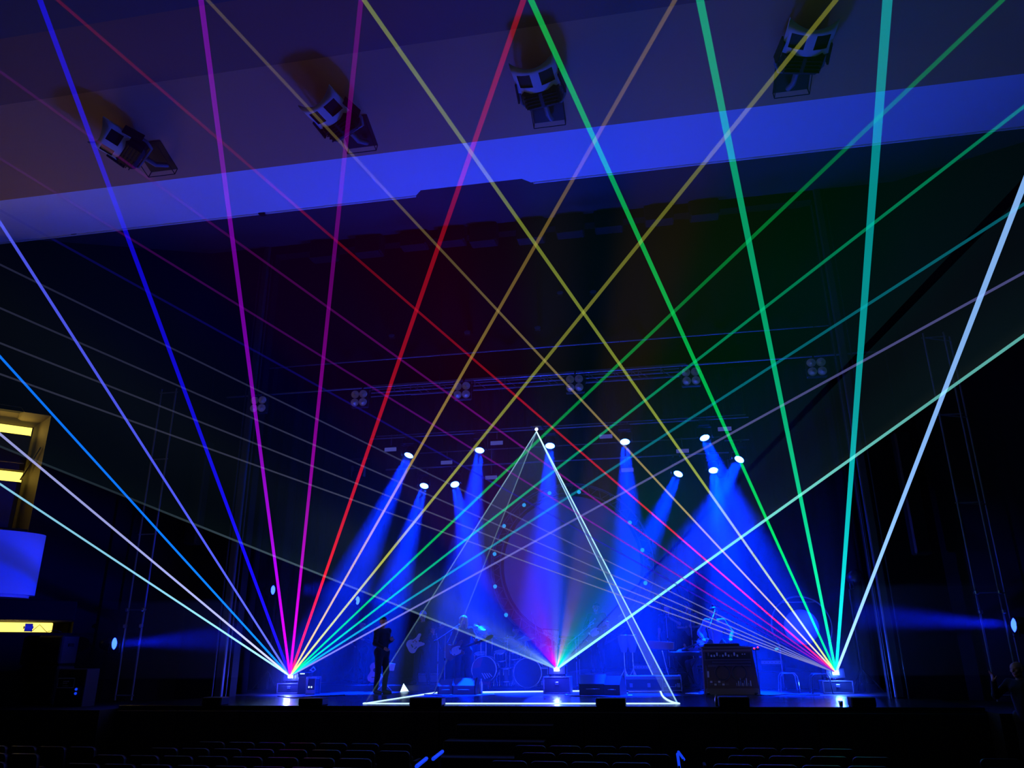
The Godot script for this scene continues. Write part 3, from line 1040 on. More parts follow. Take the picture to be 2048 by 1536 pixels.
func side_booms() -> void:
	side_lamp(at_z(230, 1287, -16.0), Vector3(1, 0.04, -0.12), "round blue lamp glowing on the left pipe tower, shining right across the stage", 260.0, 8.0, -99.0)
	side_lamp(at_z(2026, 1250, -16.0), Vector3(-1, 0.078, 0.05), "round blue lamp glowing on the right pipe tower, shining left across the stage", 420.0, 7.0, -99.0)
	side_lamp(at_z(547, 1180, -21.0), Vector3(1, -0.02, 0.1), "blue lamp on a thin stand in the left wing, above the left laser", 150.0, 10.0, DECK)
	side_lamp(at_z(716, 1201, -23.5), Vector3(1, -0.05, 0.25), "small blue lamp on a stand behind the man with his hand on his hip", 120.0, 10.0, DECK + 0.15)
	side_lamp(at_z(1702, 1160, -19.6), at_z(1604, 1254, -21.0) - at_z(1702, 1160, -19.6), "dark lamp on a stand above the right laser, turned towards the gong", 26.0, 12.0, DECK)
	for k in 2:
		var side := -1.0 if k == 0 else 1.0
		var nm: String = "tall tower of thin pipes left of the stage opening" if k == 0 else "tall tower of thin pipes right of the stage opening"
		var base := Vector3(-11.62 if k == 0 else 6.12, DECK, -16.2)
		var o := thing("pipe_tower", nm, "pipe tower", base)
		for q in [[-0.2, 0.0], [0.2, 0.0], [-0.42 * -side, -0.3]]:
			put("pipe", MB.new().tube([Vector3(q[0], 0, q[1]), Vector3(q[0], 7.2, q[1])], 0.02, 8), M.grey_paint, o)
		for y in [0.1, 1.9, 3.6, 5.4, 7.1]:
			put("crossbar", MB.new().tube([Vector3(-0.24, y, 0), Vector3(0.24, y, 0)], 0.014, 6), M.grey_paint, o)
			put("crossbar", MB.new().tube([Vector3(-0.2, y, 0.0), Vector3(-0.42 * -side, y, -0.3)], 0.014, 6), M.grey_paint, o)
		for y in [1.55, 1.9]:
			for x in [-0.2, 0.2]:
				put("coupler", MB.new().box(Vector3(x, y, 0.03), Vector3(0.07, 0.08, 0.08), 0.015), M.steel, o)
	# the pale edge of a half-open flat, lit by the right side lamp
	var q := at_z(1903, 1258, -18.4)
	var ed := thing("flat_edge", "thin upright strip catching blue light in the right wing", "flat", q)
	put("board", MB.new().box(Vector3(0, -0.02, -0.2), Vector3(0.05, 0.78, 0.4), 0.008), M.white_paint, ed)
	put("brace", MB.new().tube([Vector3(0, -0.4, -0.2), Vector3(0, DECK - q.y, -0.2)], 0.015, 6), M.black_metal, ed)
	put("foot_plate", MB.new().box(Vector3(0, DECK - q.y + 0.015, -0.2), Vector3(0.3, 0.03, 0.3), 0.01), M.black_metal, ed)


func disc() -> void:
	var c := Vector3(MID + 0.08, 4.42, -25.0)
	var o := thing("round_screen", "large round projection screen in a ring of truss at the back of the stage", "screen", c)
	var t := Transform3D(Basis(Vector3.RIGHT, PI / 2), Vector3.ZERO)
	put("screen_cloth", MB.new().lathe([Vector2(0, 0.03), Vector2(2.2, 0.03), Vector2(2.2, -0.03), Vector2(0, -0.03)], t, 72, true), M.screen_cloth, o)
	var ring := func(r: float, z: float, tube: float) -> Array:
		var pts := []
		for i in 73:
			var a := TAU * i / 72
			pts.append(Vector3(cos(a) * r, sin(a) * r, z))
		return [pts, tube]
	for s in [[2.24, 0.0, 0.04], [2.3, 0.14, 0.025], [2.6, 0.14, 0.025], [2.3, -0.16, 0.025], [2.6, -0.16, 0.025]]:
		var q: Array = ring.call(s[0], s[1], s[2])
		put("ring_tube", MB.new().tube(q[0], q[1], 6, false), M.black_metal if s[0] == 2.24 else M.grey_paint, o)
	for i in 40:
		var a := TAU * i / 40
		var a2 := TAU * (i + 0.5) / 40
		var a3 := TAU * (i + 1.0) / 40
		var b := MB.new()
		b.tube([Vector3(cos(a) * 2.3, sin(a) * 2.3, 0.14), Vector3(cos(a2) * 2.6, sin(a2) * 2.6, 0.14), Vector3(cos(a3) * 2.3, sin(a3) * 2.3, 0.14)], 0.014, 5)
		put("lacing_bar", b, M.grey_paint, o)
	for px in [[1048, 1010, "left of the top of the ring, second from the top"], [1099, 986, "topmost, just left of the white laser line"], [1158, 984, "topmost, just right of the white laser line"], [1260, 1045, "highest of those down the right side of the ring"],
			[1285, 1100, "second down the right side of the ring"], [1291, 1166, "lowest of those down the right side of the ring"], [1008, 1052, "second down the left side of the ring"], [989, 1108, "at the leftmost point of the ring"], [990, 1173, "lower left of the ring, below the leftmost one"], [1012, 1230, "lowest on the left of the ring, above the drummer"]]:
		var p := at_z(px[0], px[1], -24.78)
		var v := p - c
		v.z = 0
		var n := v.normalized()
		var l := thing("pin_light", "small cyan pin light " + px[2], "pin light", p, 0, "pin lights on the round screen's ring")
		put("barrel", MB.new().tube([Vector3(0, 0, -0.2) + n * 0.04, Vector3(0, 0, 0)], [0.05, 0.07], 10), M.black_metal, l)
		put("lens_light", MB.new().ball(Vector3(0, 0, 0.0), Vector3(0.066, 0.066, 0.03), 12), M.pin_glow, l)
		put("clamp", MB.new().box(Vector3(0, 0, -0.2), Vector3(0.08, 0.08, 0.08), 0.01), M.black_metal, l)
	for x in [-1.6, 1.6]:
		put("leg", MB.new().box(Vector3(x, -2.5, -0.3), Vector3(0.1, 2.0, 0.1), 0.02), M.black_metal, o)


# ---------------------------------------------------------------- lasers
func beam_mat(c: Color, energy: float) -> StandardMaterial3D:  # emissive see-through skin that stands in for laser light scattered by haze
	var m := StandardMaterial3D.new()
	m.resource_name = "laser_glow"
	m.albedo_color = Color(0, 0, 0, 1)
	m.vertex_color_use_as_albedo = true
	m.transparency = BaseMaterial3D.TRANSPARENCY_ALPHA
	m.specular_mode = BaseMaterial3D.SPECULAR_DISABLED
	m.roughness = 1.0
	m.emission_enabled = true
	m.emission = c
	m.emission_energy_multiplier = energy
	m.cull_mode = BaseMaterial3D.CULL_DISABLED
	return m


func fan_point(px: float, py: float, o: Vector3) -> Vector3:
	# where the sight line of a pixel meets the plane of a fan that starts at o and rises towards the stalls
	var a := deg_to_rad(TILT)
	return at_plane(px, py, o, Vector3(0, cos(a), -sin(a)))


func beam(o: Vector3, px: float, py: float, w0: float, w1: float, c: Color, a0: float, a1: float, label: String, group: String) -> void:
	var e := fan_point(px, py, o)
	var r0 := w0 * 0.38 * depth_of(o) / F
	var r1 := w1 * 0.38 * depth_of(e) / F
	var dir := e - o
	var s := 3.0
	if dir.y > 0:
		s = minf(s, (9.9 - o.y) / dir.y)
	s = minf(s, (-1.0 - o.z) / dir.z)
	for wall in [[Vector3(-11.3, 0, -17.6), Vector3(0.7392, 0, 0.6735)], [Vector3(5.9, 0, -17.6), Vector3(-0.7392, 0, 0.6735)]]:
		var den: float = dir.dot(wall[1])
		if den < 0:
			var t: float = (wall[0] - o).dot(wall[1]) / den
			if t > 0:
				s = minf(s, t)
	s = maxf(s, 1.0)
	var b := MB.new()
	var t3 := dir.normalized()
	var u := t3.cross(Vector3.UP).normalized()
	var v := t3.cross(u)
	var segs := [0.0, 0.02, 0.06]
	for i in range(1, 31):
		segs.append(0.06 + 0.94 * i / 30.0)
	segs.append(s)
	b.smooth = 1
	b.st.set_smooth_group(1)
	for i in segs.size() - 1:
		for k in 6:
			for cn in [[0, 0], [1, 1], [1, 0], [0, 0], [0, 1], [1, 1]]:
				var f: float = segs[i + cn[1]]
				var ang: float = TAU * (k + cn[0]) / 6.0
				var r := lerpf(r0, r1, f) if f > 0.02 else lerpf(r0 * 0.6, r0, f / 0.02)
				# alpha fades along the tube, imitating thinner haze scatter; the ray also widens
				var al := a1 + (a0 - a1) * pow(clampf(1.0 - f, 0.0, 1.0), 2.6)
				var av: float = al if f <= 1.0 else a1 * 0.6
				b.st.set_color(Color(1, 1, 1, minf(av * 4.5, 0.6) if a0 < 0.23 else av))
				b.st.add_vertex(dir * f + (u * cos(ang) + v * sin(ang)) * r)
	var m := put("laser_glow_beam", b, beam_mat(c, 0.48 if a0 < 0.23 else 4.0))  # a glowing tube takes the place of the beam in the haze
	m.position = o
	tag(m, label, "laser beam", group, "thing")


func projector(o: Vector3, label: String, energy: float, col: Color) -> void:
	var p := thing("laser_projector", label, "laser projector", o, 0, "laser projectors on the stage floor")
	put("housing", MB.new().box(Vector3(0.0, -0.02, -0.26), Vector3(0.42, 0.22, 0.4), 0.02), M.black_metal, p)
	put("aperture_frame", MB.new().box(Vector3(0, 0.0, -0.05), Vector3(0.16, 0.12, 0.03), 0.008), M.grey_paint, p)
	put("laser_lens_light", MB.new().ball(Vector3.ZERO, 0.045, 12), M.laser_lens, p)
	for x in [-0.18, 0.18]:
		put("foot", MB.new().box(Vector3(x, -0.145, -0.26), Vector3(0.05, 0.04, 0.3), 0.01), M.black_paint, p)
	var h := o.y - 0.165 - DECK
	var case := thing("flight_case", "dark flight case under the " + label.get_slice(",", 0), "flight case", Vector3(o.x, DECK, o.z - 0.24))
	put("case_body", MB.new().box(Vector3(0, h * 0.5, 0), Vector3(0.62, h, 0.5), 0.012), M.dark_box, case)
	for y in [0.015, h - 0.015]:
		put("edging", MB.new().box(Vector3(0, y, 0.25), Vector3(0.63, 0.025, 0.02), 0.004), M.post_paint, case)
	for x in [-0.31, 0.31]:
		put("edging", MB.new().box(Vector3(x, h * 0.5, 0.25), Vector3(0.025, h, 0.02), 0.004), M.post_paint, case)
	put("latch", MB.new().box(Vector3(0, h * 0.6, 0.255), Vector3(0.08, 0.06, 0.02), 0.005), M.steel, case)
	var l := OmniLight3D.new()
	l.name = "laser_scatter_light"
	l.light_color = col
	l.light_energy = energy
	l.light_size = 0.05
	l.omni_range = 40.0
	l.shadow_enabled = true
	p.add_child(l, true)
	l.position = Vector3(0, 0.0, 0.08)


func rgb(r: int, g: int, b: int) -> Color:
	return Color8(r, g, b)


func lasers() -> void:
	var lp := at_z(580, 1352, -19.0)
	var cp := at_z(1113, 1338, -19.0)
	var rp := at_z(1672, 1345, -19.0)
	projector(lp, "laser projector at the left of the stage, source of the left fan", 6.0, Color(0.2, 0.25, 1.0))
	projector(cp, "laser projector in the middle of the stage, source of the rainbow sheet", 9.0, Color(0.12, 0.16, 1.0))
	for u in [[lp, 10.0], [cp, 115.0], [rp, 16.0]]:  # added fill spots at the projectors, brightening the ceiling reflectors
		var up := SpotLight3D.new()
		up.name = "added_upward_fill_light"
		up.light_color = Color(0.08, 0.2, 1.0)
		up.light_energy = u[1]
		up.spot_angle = 62.0
		up.spot_angle_attenuation = 1.0
		up.spot_range = 40.0
		up.light_size = 0.9
		up.shadow_enabled = true
		add_child(up, true)
		up.transform = Transform3D(Basis.looking_at(Vector3(0, 1.1, 0.8), Vector3.BACK), u[0] + Vector3(0, 0.03, 0.1))
	projector(rp, "laser projector at the right of the stage, source of the right fan", 6.0, Color(0.15, 0.3, 1.0))
	var gl := "laser beams fanning from the left projector"
	for s in [
		[0, 968, 4.5, 5, rgb(150, 225, 255), 0.3, 0.10, "white-cyan laser beam, lowest on the left of the left fan"],
		[0, 868, 4.5, 6, rgb(180, 185, 255), 0.3, 0.09, "pale lavender laser beam, second lowest on the left of the left fan"],
		[0, 713, 4.5, 6, rgb(10, 120, 255), 0.3, 0.12, "azure laser beam of the left fan, third from its left edge"],
		[0, 445, 4.5, 8, rgb(85, 95, 255), 0.3, 0.10, "periwinkle laser beam of the left fan, just left of the deep blue one"],
		[80, 0, 7, 15, rgb(22, 10, 255), 0.3, 0.065, "thick deep blue laser beam rising left from the left projector"],
		[402, 0, 6, 14, rgb(190, 0, 255), 0.3, 0.03, "bright magenta-violet laser beam rising steeply left from the left projector"],
		[722, 0, 6, 13, rgb(200, 0, 215), 0.3, 0.018, "purple laser beam rising steeply right from the left projector"],
		[1047, 0, 6, 15, rgb(255, 25, 50), 0.3, 0.024, "red laser beam leaning right from the left projector"],
		[1350, 0, 5, 13, rgb(225, 185, 90), 0.3, 0.018, "gold laser beam leaning right from the left projector"],
		[1672, 0, 5, 13, rgb(195, 200, 75), 0.3, 0.024, "yellow laser beam of the left fan, between the gold and the green one"],
		[2005, 0, 4.5, 12, rgb(0, 200, 85), 0.3, 0.03, "green laser beam of the left fan, crossing to the upper right corner"],
		[2048, 213, 4.5, 9, rgb(0, 195, 130), 0.3, 0.04, "sea-green laser beam of the left fan, fourth from its right edge"],
		[2048, 408, 4.5, 8, rgb(10, 150, 170), 0.3, 0.04, "teal laser beam of the left fan, second from its right edge"],
		[2048, 545, 4, 7, rgb(120, 120, 200), 0.24, 0.04, "grey-lavender laser beam, lowest on the right of the left fan"]]:
		beam(lp, s[0], s[1], s[2], s[3], s[4], s[5], s[6], s[7], gl)
	var gr := "laser beams fanning from the right projector"
	for s in [
		[2048, 368, 7, 17, rgb(140, 190, 255), 0.34, 0.11, "thick white-blue laser beam at the right edge of the right fan"],
		[1775, 0, 7, 25, rgb(10, 205, 205), 0.34, 0.05, "thick turquoise laser beam rising almost upright from the right projector"],
		[1400, 0, 6, 20, rgb(10, 225, 150), 0.34, 0.05, "thick sea-green laser beam rising left from the right projector"],
		[1062, 0, 5, 16, rgb(0, 225, 95), 0.34, 0.055, "thick green laser beam leaning left from the right projector"],
		[728, 0, 5, 13, rgb(185, 205, 75), 0.3, 0.032, "yellow-green laser beam leaning left from the right projector"],
		[415, 0, 4, 9, rgb(205, 180, 110), 0.3, 0.014, "dim gold laser beam of the right fan, just under the yellow-green one"],
		[115, 0, 4, 8, rgb(255, 30, 55), 0.28, 0.01, "thin red laser beam running to the upper left from the right projector"],
		[0, 143, 3.5, 7, rgb(235, 40, 255), 0.22, 0.008, "dim purple laser beam of the right fan, just under the red one"],
		[0, 317, 3.5, 6, rgb(200, 40, 255), 0.22, 0.01, "dim violet laser beam of the right fan, second under the red one"],
		[0, 420, 3.5, 6, rgb(50, 40, 255), 0.2, 0.012, "faint deep blue laser beam of the right fan"],
		[0, 529, 2.6, 5, rgb(160, 165, 255), 0.17, 0.008, "faint periwinkle laser beam, highest of the four pale ones of the right fan"],
		[0, 616, 2.6, 5, rgb(175, 180, 255), 0.17, 0.008, "faint pale laser beam, second of the four pale ones of the right fan"],
		[0, 686, 2.6, 5, rgb(185, 190, 255), 0.17, 0.009, "faint pale laser beam, third of the four pale ones of the right fan"],
		[0, 748, 2.6, 5, rgb(190, 195, 255), 0.17, 0.01, "faint pale laser beam, lowest on the left of the right fan"]]:
		beam(rp, s[0], s[1], s[2], s[3], s[4], s[5], s[6], s[7], gr)
	rainbow_sheet(cp)
	pyramid()


func rainbow_sheet(o: Vector3) -> void:
	# colours by direction, as the eye sees them from the stalls (degrees anticlockwise from right)
	var stops := [[35.0, Color(0.4, 0.75, 0.8)], [37.0, Color(0.15, 0.45, 0.6)], [43.0, Color(0.12, 0.3, 0.42)], [48.0, Color(0.05, 0.45, 0.55)], [55.0, Color(0.0, 0.55, 0.4)], [61.0, Color(0.0, 0.62, 0.2)], [69.0, Color(0.12, 0.6, 0.15)], [75.0, Color(0.55, 0.5, 0.25)], [79.0, Color(0.5, 0.42, 0.35)], [84.0, Color(0.02, 0.2, 0.35)],
		[91.0, Color(0.3, 0.3, 0.5)], [98.0, Color(0.4, 0.05, 0.45)], [106.0, Color(0.62, 0.0, 0.4)], [113.0, Color(0.45, 0.0, 0.5)], [121.0, Color(0.3, 0.0, 0.65)], [128.0, Color(0.25, 0.0, 0.7)], [134.0, Color(0.02, 0.0, 0.8)], [141.0, Color(0.03, 0.08, 0.6)], [148.0, Color(0.12, 0.24, 0.5)], [155.0, Color(0.06, 0.16, 0.32)], [158.4, Color(0.1, 0.25, 0.36)]]
	var img := Image.create(512, 4, false, Image.FORMAT_RGBAF)
	var a0 := 35.5
	var a1 := 158.2
	for i in 512:
		var a := lerpf(a0, a1, i / 511.0)
		var c: Color = stops[0][1]
		for k in stops.size() - 1:
			if a >= stops[k][0] and a <= stops[k + 1][0]:
				var t: float = (a - stops[k][0]) / (stops[k + 1][0] - stops[k][0])
				c = stops[k][1].lerp(stops[k + 1][1], smoothstep(0.0, 1.0, t))
		for y in 4:
			img.set_pixel(i, y, c)
	var m := beam_mat(Color.WHITE, 3.0)
	m.emission_texture = ImageTexture.create_from_image(img)
	m.emission_operator = BaseMaterial3D.EMISSION_OP_MULTIPLY
	m.texture_repeat = false
	var s := thing("laser_glow_sheet", "wide rainbow sheet of laser light fanning from the middle projector over the stalls", "laser sheet", o)
	var angs := []
	var x := a0
	while x < a1:
		angs.append(x)
		x += 1.5
	angs.append(a1)
	angs.append(45.55)
	angs.append(46.45)
	angs.sort()
	var dirs := []
	for a in angs:
		var p := fan_point(1113 + cos(deg_to_rad(a)) * 300.0, 1338 - sin(deg_to_rad(a)) * 300.0, o)
		dirs.append((p - o).normalized())
	var radii := [0.05, 0.12, 0.2, 0.35, 0.6, 0.9, 1.4, 2.1, 3.2, 5.0, 8.0, 12.0, 17.0]
	var b := MB.new()
	b.st.set_smooth_group(7)
	for i in angs.size() - 1:
		for k in radii.size() - 1:
			# a gap cut in the sheet draws the shadow of a microphone stand
			if angs[i] > 45.5 and angs[i] < 46.4 and radii[k] > 0.85:
				continue
			for cn in [[0, 0], [1, 0], [1, 1], [0, 0], [1, 1], [0, 1]]:
				var d: Vector3 = dirs[i + cn[0]]
				var r: float = minf(radii[k + cn[1]], 8.6 / maxf(d.y, 0.01))
				var al := minf(0.21 / pow(maxf(r, 0.12), 1.6), 0.8)
				b.st.set_color(Color(1, 1, 1, al))
				b.st.set_uv(Vector2((angs[i + cn[0]] - a0) / (a1 - a0), 0.5))
				b.st.add_vertex(d * r)
	put("sheet", b, m, s)  # glowing mesh, its colours and fade painted in for laser light in haze
	# the bright rays along its two edges
	for edge in [[35.5, Color8(120, 225, 215), 0.4, 0.07, 4.5, 6.0, "bright edge ray"], [158.2, Color8(120, 150, 170), 0.14, 0.008, 3.5, 4.0, "faint edge ray"]]:
		var p := fan_point(1113 + cos(deg_to_rad(edge[0])) * 900.0, 1338 - sin(deg_to_rad(edge[0])) * 900.0, o)
		var dir := p - o
		b = MB.new()
		b.st.set_smooth_group(1)
		var u := dir.normalized().cross(Vector3.UP).normalized()
		var v := dir.normalized().cross(u)
		var r0: float = edge[4] * 0.5 * depth_of(o) / F
		var r1: float = edge[5] * 0.5 * depth_of(p) / F
		var segs := [0.0, 0.1, 0.25, 0.5, 1.0, 1.6]
		for i in segs.size() - 1:
			for k in 8:
				for cn in [[0, 0], [1, 1], [1, 0], [0, 0], [0, 1], [1, 1]]:
					var f: float = segs[i + cn[1]]
					var ang: float = TAU * (k + cn[0]) / 8.0
					b.st.set_color(Color(1, 1, 1, lerpf(edge[2], edge[3], sqrt(minf(f, 1.0)))))
					b.st.add_vertex(dir * f + (u * cos(ang) + v * sin(ang)) * lerpf(r0, r1, f))
		tag(put("edge_ray", b, beam_mat(edge[1], 4.0), s), edge[6])


func pyramid() -> void:
	var apex := at_z(1073, 863, -19.0)
	var y := DECK + 0.012
	var fl := at_y(730, 1407, y)
	var fr := at_y(1355, 1407, y)
	var br := at_y(1320, 1380, y)
	var bl := at_y(868, 1385.5, y)
	var s := thing("laser_glow_pyramid", "tall narrow pyramid of white laser light falling from the rig to the stage floor", "laser pyramid", apex)
	for f in [[fl, fr, 0.022, 0.0008], [bl, br, 0.004, 0.0002], [fl, bl, 0.03, 0.0035], [fr, br, 0.14, 0.04]]:
		var b := MB.new()
		b.st.set_smooth_group(7)
		var n := 10
		for i in n:
			var t0 := pow(float(i) / n, 1.6)
			var t1 := pow(float(i + 1) / n, 1.6)
			var p: Vector3 = f[0] - apex
			var q: Vector3 = f[1] - apex
			for c in [[p, t0], [q, t0], [q, t1], [p, t0], [q, t1], [p, t1]]:
				var k: float = c[1]
				b.st.set_color(Color(1, 1, 1, clampf(lerpf(f[2], f[3], sqrt(k)) * 6.0, 0, 0.9)))
				b.st.add_vertex(c[0] * k)
		put("sheet", b, beam_mat(Color8(120, 165, 255), 0.48), s)  # glowing faces imitate haze lit by the laser
	for c in [[fl, 0.10, 0.006], [fr, 0.3, 0.10], [br, 0.25, 0.07], [bl, 0.05, 0.004]]:
		var b := MB.new()
		b.st.set_smooth_group(1)
		var d: Vector3 = c[0] - apex
		var u := d.normalized().cross(Vector3.BACK).normalized()
		var v := d.normalized().cross(u)
		for i in 8:
			for k in 6:
				for cn in [[0, 0], [1, 1], [1, 0], [0, 0], [0, 1], [1, 1]]:
					var f: float = (i + cn[1]) / 8.0
					var ang: float = TAU * (k + cn[0]) / 6.0
					b.st.set_color(Color(1, 1, 1, lerpf(c[1], c[2], sqrt(f))))
					b.st.add_vertex(d * f + (u * cos(ang) + v * sin(ang)) * 0.014)
		put("edge_ray", b, beam_mat(Color8(170, 225, 245), 4.0), s)
	# the projector at the apex
	var pr := thing("laser_projector", "small laser projector hanging in the rig at the apex of the white pyramid", "laser projector", apex + Vector3(0, 0.06, 0))
	put("laser_lens_light", MB.new().ball(Vector3.ZERO, 0.04, 10), M.laser_lens, pr)
	put("housing", MB.new().box(Vector3(0, 0.16, -0.1), Vector3(0.3, 0.2, 0.3), 0.02), M.black_metal, pr)
	put("hanging_bracket", MB.new().tube([Vector3(0, 0.25, -0.1), Vector3(0, 0.75, -0.1)], 0.02, 6), M.black_metal, pr)
	# glowing tubes laid on the floor in place of the laser's trace
	var tr := thing("laser_glow_trace", "glowing white outline laid on the stage floor for the laser pyramid trace", "laser outline", fl)
	var curve := []
	for q in [[1320, 1380], [1322, 1385], [1324, 1390], [1328, 1395], [1334, 1399.5], [1341, 1403], [1348, 1405.5], [1355, 1407]]:
		curve.append(at_y(q[0], q[1], y) - fl)
	for l in [[Vector3.ZERO, fr - fl, 0.013], [Vector3.ZERO, bl - fl, 0.015], [bl - fl, br - fl, 0.018]]:
		put("laser_glow_line", MB.new().tube([l[0], l[1]], l[2], 6), M.trace, tr)
	put("laser_glow_line", MB.new().tube(curve, 0.02, 6), M.trace, tr)
	for p in [Vector3.ZERO, fr - fl]:
		put("laser_glow_spot", MB.new().ball(p, Vector3(0.05, 0.02, 0.05), 8), M.trace, tr)


# ---------------------------------------------------------------- people
func hand(pr: Array, wrist: Vector3, dir: Vector3, thumb: Vector3, curl: float, s: float) -> void:
	dir = dir.normalized()
	var side := (thumb - dir * thumb.dot(dir)).normalized()
	var nrm := dir.cross(side)
	pr.append([wrist - dir * 0.03 * s, wrist + dir * 0.02 * s, 0.027 * s, 0.026 * s])
	var lens := [0.072, 0.08, 0.075, 0.058]
	for i in 4:
		var off := side * (0.03 - 0.02 * i) * s
		var k := wrist + dir * (0.088 - absf(i - 1.2) * 0.004) * s + off
		pr.append([wrist + dir * 0.012 * s + off * 0.6, k, 0.015 * s, 0.0125 * s])
		var d1 := dir.rotated(side, curl * 0.7)
		var d2 := dir.rotated(side, curl * 1.6)
		var l: float = lens[i] * s
		var m := k + d1 * l * 0.52
		pr.append([k, m, 0.0098 * s, 0.009 * s])
		pr.append([m, m + d2 * l * 0.48, 0.009 * s, 0.0078 * s])
	var t0 := wrist + dir * 0.022 * s + side * 0.02 * s
	var t1 := t0 + (dir * 0.6 + side * 0.8 + nrm * 0.25 * signf(curl)).normalized() * 0.046 * s
	pr.append([t0, t1, 0.015 * s, 0.0115 * s])
	pr.append([t1, t1 + (dir * 0.9 + side * 0.25 + nrm * 0.4 * signf(curl)).normalized() * 0.036 * s, 0.0112 * s, 0.009 * s])


func person(label: String, at: Vector3, turn: float, height: float, look: Dictionary, pose := {}) -> Node3D:
	var s := height / 1.75
	var o := thing("person", label, "person", at, turn)
	var j := {
		"pelvis": Vector3(0, 0.96, 0), "waist": Vector3(0, 1.1, 0.005), "chest": Vector3(0, 1.3, 0.0), "neck": Vector3(0, 1.47, -0.015), "head": Vector3(0, 1.625, 0.01),
		"shoL": Vector3(0.185, 1.42, -0.01), "shoR": Vector3(-0.185, 1.42, -0.01), "elbL": Vector3(0.25, 1.14, -0.03), "elbR": Vector3(-0.25, 1.14, -0.03),
		"wriL": Vector3(0.26, 0.89, 0.06), "wriR": Vector3(-0.26, 0.89, 0.06), "hipL": Vector3(0.09, 0.93, 0), "hipR": Vector3(-0.09, 0.93, 0),
		"kneL": Vector3(0.115, 0.5, 0.03), "kneR": Vector3(-0.115, 0.5, 0.03), "ankL": Vector3(0.13, 0.085, -0.02), "ankR": Vector3(-0.13, 0.085, -0.02),
		"toeL": Vector3(0.155, 0.032, 0.17), "toeR": Vector3(-0.155, 0.032, 0.17)}
	for k in pose:
		if pose[k] is Vector3 and j.has(k):
			j[k] = pose[k]
	for k in j:
		j[k] *= s
	var w: float = look.get("build", 1.0)
	var torso := func(g: float) -> Array:
		return [
			[j.hipL, j.hipR, 0.112 * s * w + g, 0.112 * s * w + g],
			[j.pelvis, j.waist, 0.118 * s * w + g, 0.108 * s * w + g],
			[j.waist + Vector3(0.035, 0, 0) * s, j.chest + Vector3(0.055, 0.02, 0) * s, 0.1 * s * w + g, 0.112 * s * w + g],
			[j.waist - Vector3(0.035, 0, 0) * s, j.chest + Vector3(-0.055, 0.02, 0) * s, 0.1 * s * w + g, 0.112 * s * w + g],
			[j.chest.lerp(j.neck, 0.55), j.shoL, 0.07 * s + g, 0.056 * s + g], [j.chest.lerp(j.neck, 0.55), j.shoR, 0.07 * s + g, 0.056 * s + g]]
	var arms := func(g: float, fore: bool) -> Array:
		var r := [[j.shoL, j.elbL, 0.052 * s + g, 0.04 * s + g], [j.shoR, j.elbR, 0.052 * s + g, 0.04 * s + g]]
		if fore:
			r.append([j.elbL, j.wriL.lerp(j.elbL, 0.06), 0.041 * s + g, 0.028 * s + g])
			r.append([j.elbR, j.wriR.lerp(j.elbR, 0.06), 0.041 * s + g, 0.028 * s + g])
		return r
	var legs := func(g: float, f: float) -> Array:
		return [[j.hipL, j.kneL, 0.086 * s * w + g, 0.056 * s + g * f], [j.kneL, j.ankL, 0.056 * s + g * f, 0.036 * s + g * f], [j.hipR, j.kneR, 0.086 * s * w + g, 0.056 * s + g * f], [j.kneR, j.ankR, 0.056 * s + g * f, 0.036 * s + g * f]]
	var feet := func(g: float) -> Array:
		return [[j.ankL - Vector3(0, 0.035, 0) * s, j.toeL, 0.042 * s + g, 0.03 * s + g], [j.ankR - Vector3(0, 0.035, 0) * s, j.toeR, 0.042 * s + g, 0.03 * s + g]]
	# the body: one surface, with head and hands on finer grids
	var b := MB.new()
	var bp: Array = torso.call(0.0) + arms.call(0.0, true) + legs.call(0.0, 1.0) + feet.call(-0.004)
	bp.append([j.neck - Vector3(0, 0.03, 0) * s, j.head - Vector3(0, 0.06, 0.01) * s, 0.056 * s, 0.05 * s])
	b.net(bp, 0.022, 0.035)
	var hb := Basis(Vector3.UP, deg_to_rad(pose.get("head_turn", 0.0))) * Basis(Vector3.RIGHT, deg_to_rad(pose.get("head_nod", 0.0)))
	var hp := func(v: Vector3) -> Vector3: return j.head + hb * (v * s)
	var head := [
		[hp.call(Vector3(0, 0.03, -0.025)), hp.call(Vector3(0, 0.025, 0.02)), 0.085 * s, 0.08 * s],
		[hp.call(Vector3(0, -0.03, 0.03)), hp.call(Vector3(0, -0.088, 0.052)), 0.062 * s, 0.036 * s],
		[hp.call(Vector3(-0.035, -0.065, 0.03)), hp.call(Vector3(0.035, -0.065, 0.03)), 0.03 * s, 0.03 * s],
		[hp.call(Vector3(-0.035, 0.026, 0.084)), hp.call(Vector3(0.035, 0.026, 0.084)), 0.013 * s, 0.013 * s],
		[hp.call(Vector3(0, 0.01, 0.094)), hp.call(Vector3(0, -0.028, 0.112)), 0.01 * s, 0.015 * s],
		[hp.call(Vector3(-0.018, -0.06, 0.086)), hp.call(Vector3(0.018, -0.06, 0.086)), 0.009 * s, 0.009 * s],
		[hp.call(Vector3(-0.045, -0.018, 0.066)), hp.call(Vector3(-0.03, -0.03, 0.072)), 0.022 * s, 0.02 * s],
		[hp.call(Vector3(0.045, -0.018, 0.066)), hp.call(Vector3(0.03, -0.03, 0.072)), 0.022 * s, 0.02 * s],
		[hp.call(Vector3(-0.085, 0.018, -0.002)), hp.call(Vector3(-0.083, -0.022, 0.004)), 0.016 * s, 0.012 * s],
		[hp.call(Vector3(0.085, 0.018, -0.002)), hp.call(Vector3(0.083, -0.022, 0.004)), 0.016 * s, 0.012 * s],
		[j.head - Vector3(0, 0.05, 0.015) * s, j.neck, 0.05 * s, 0.052 * s]]
	b.net(head, 0.009, 0.014)
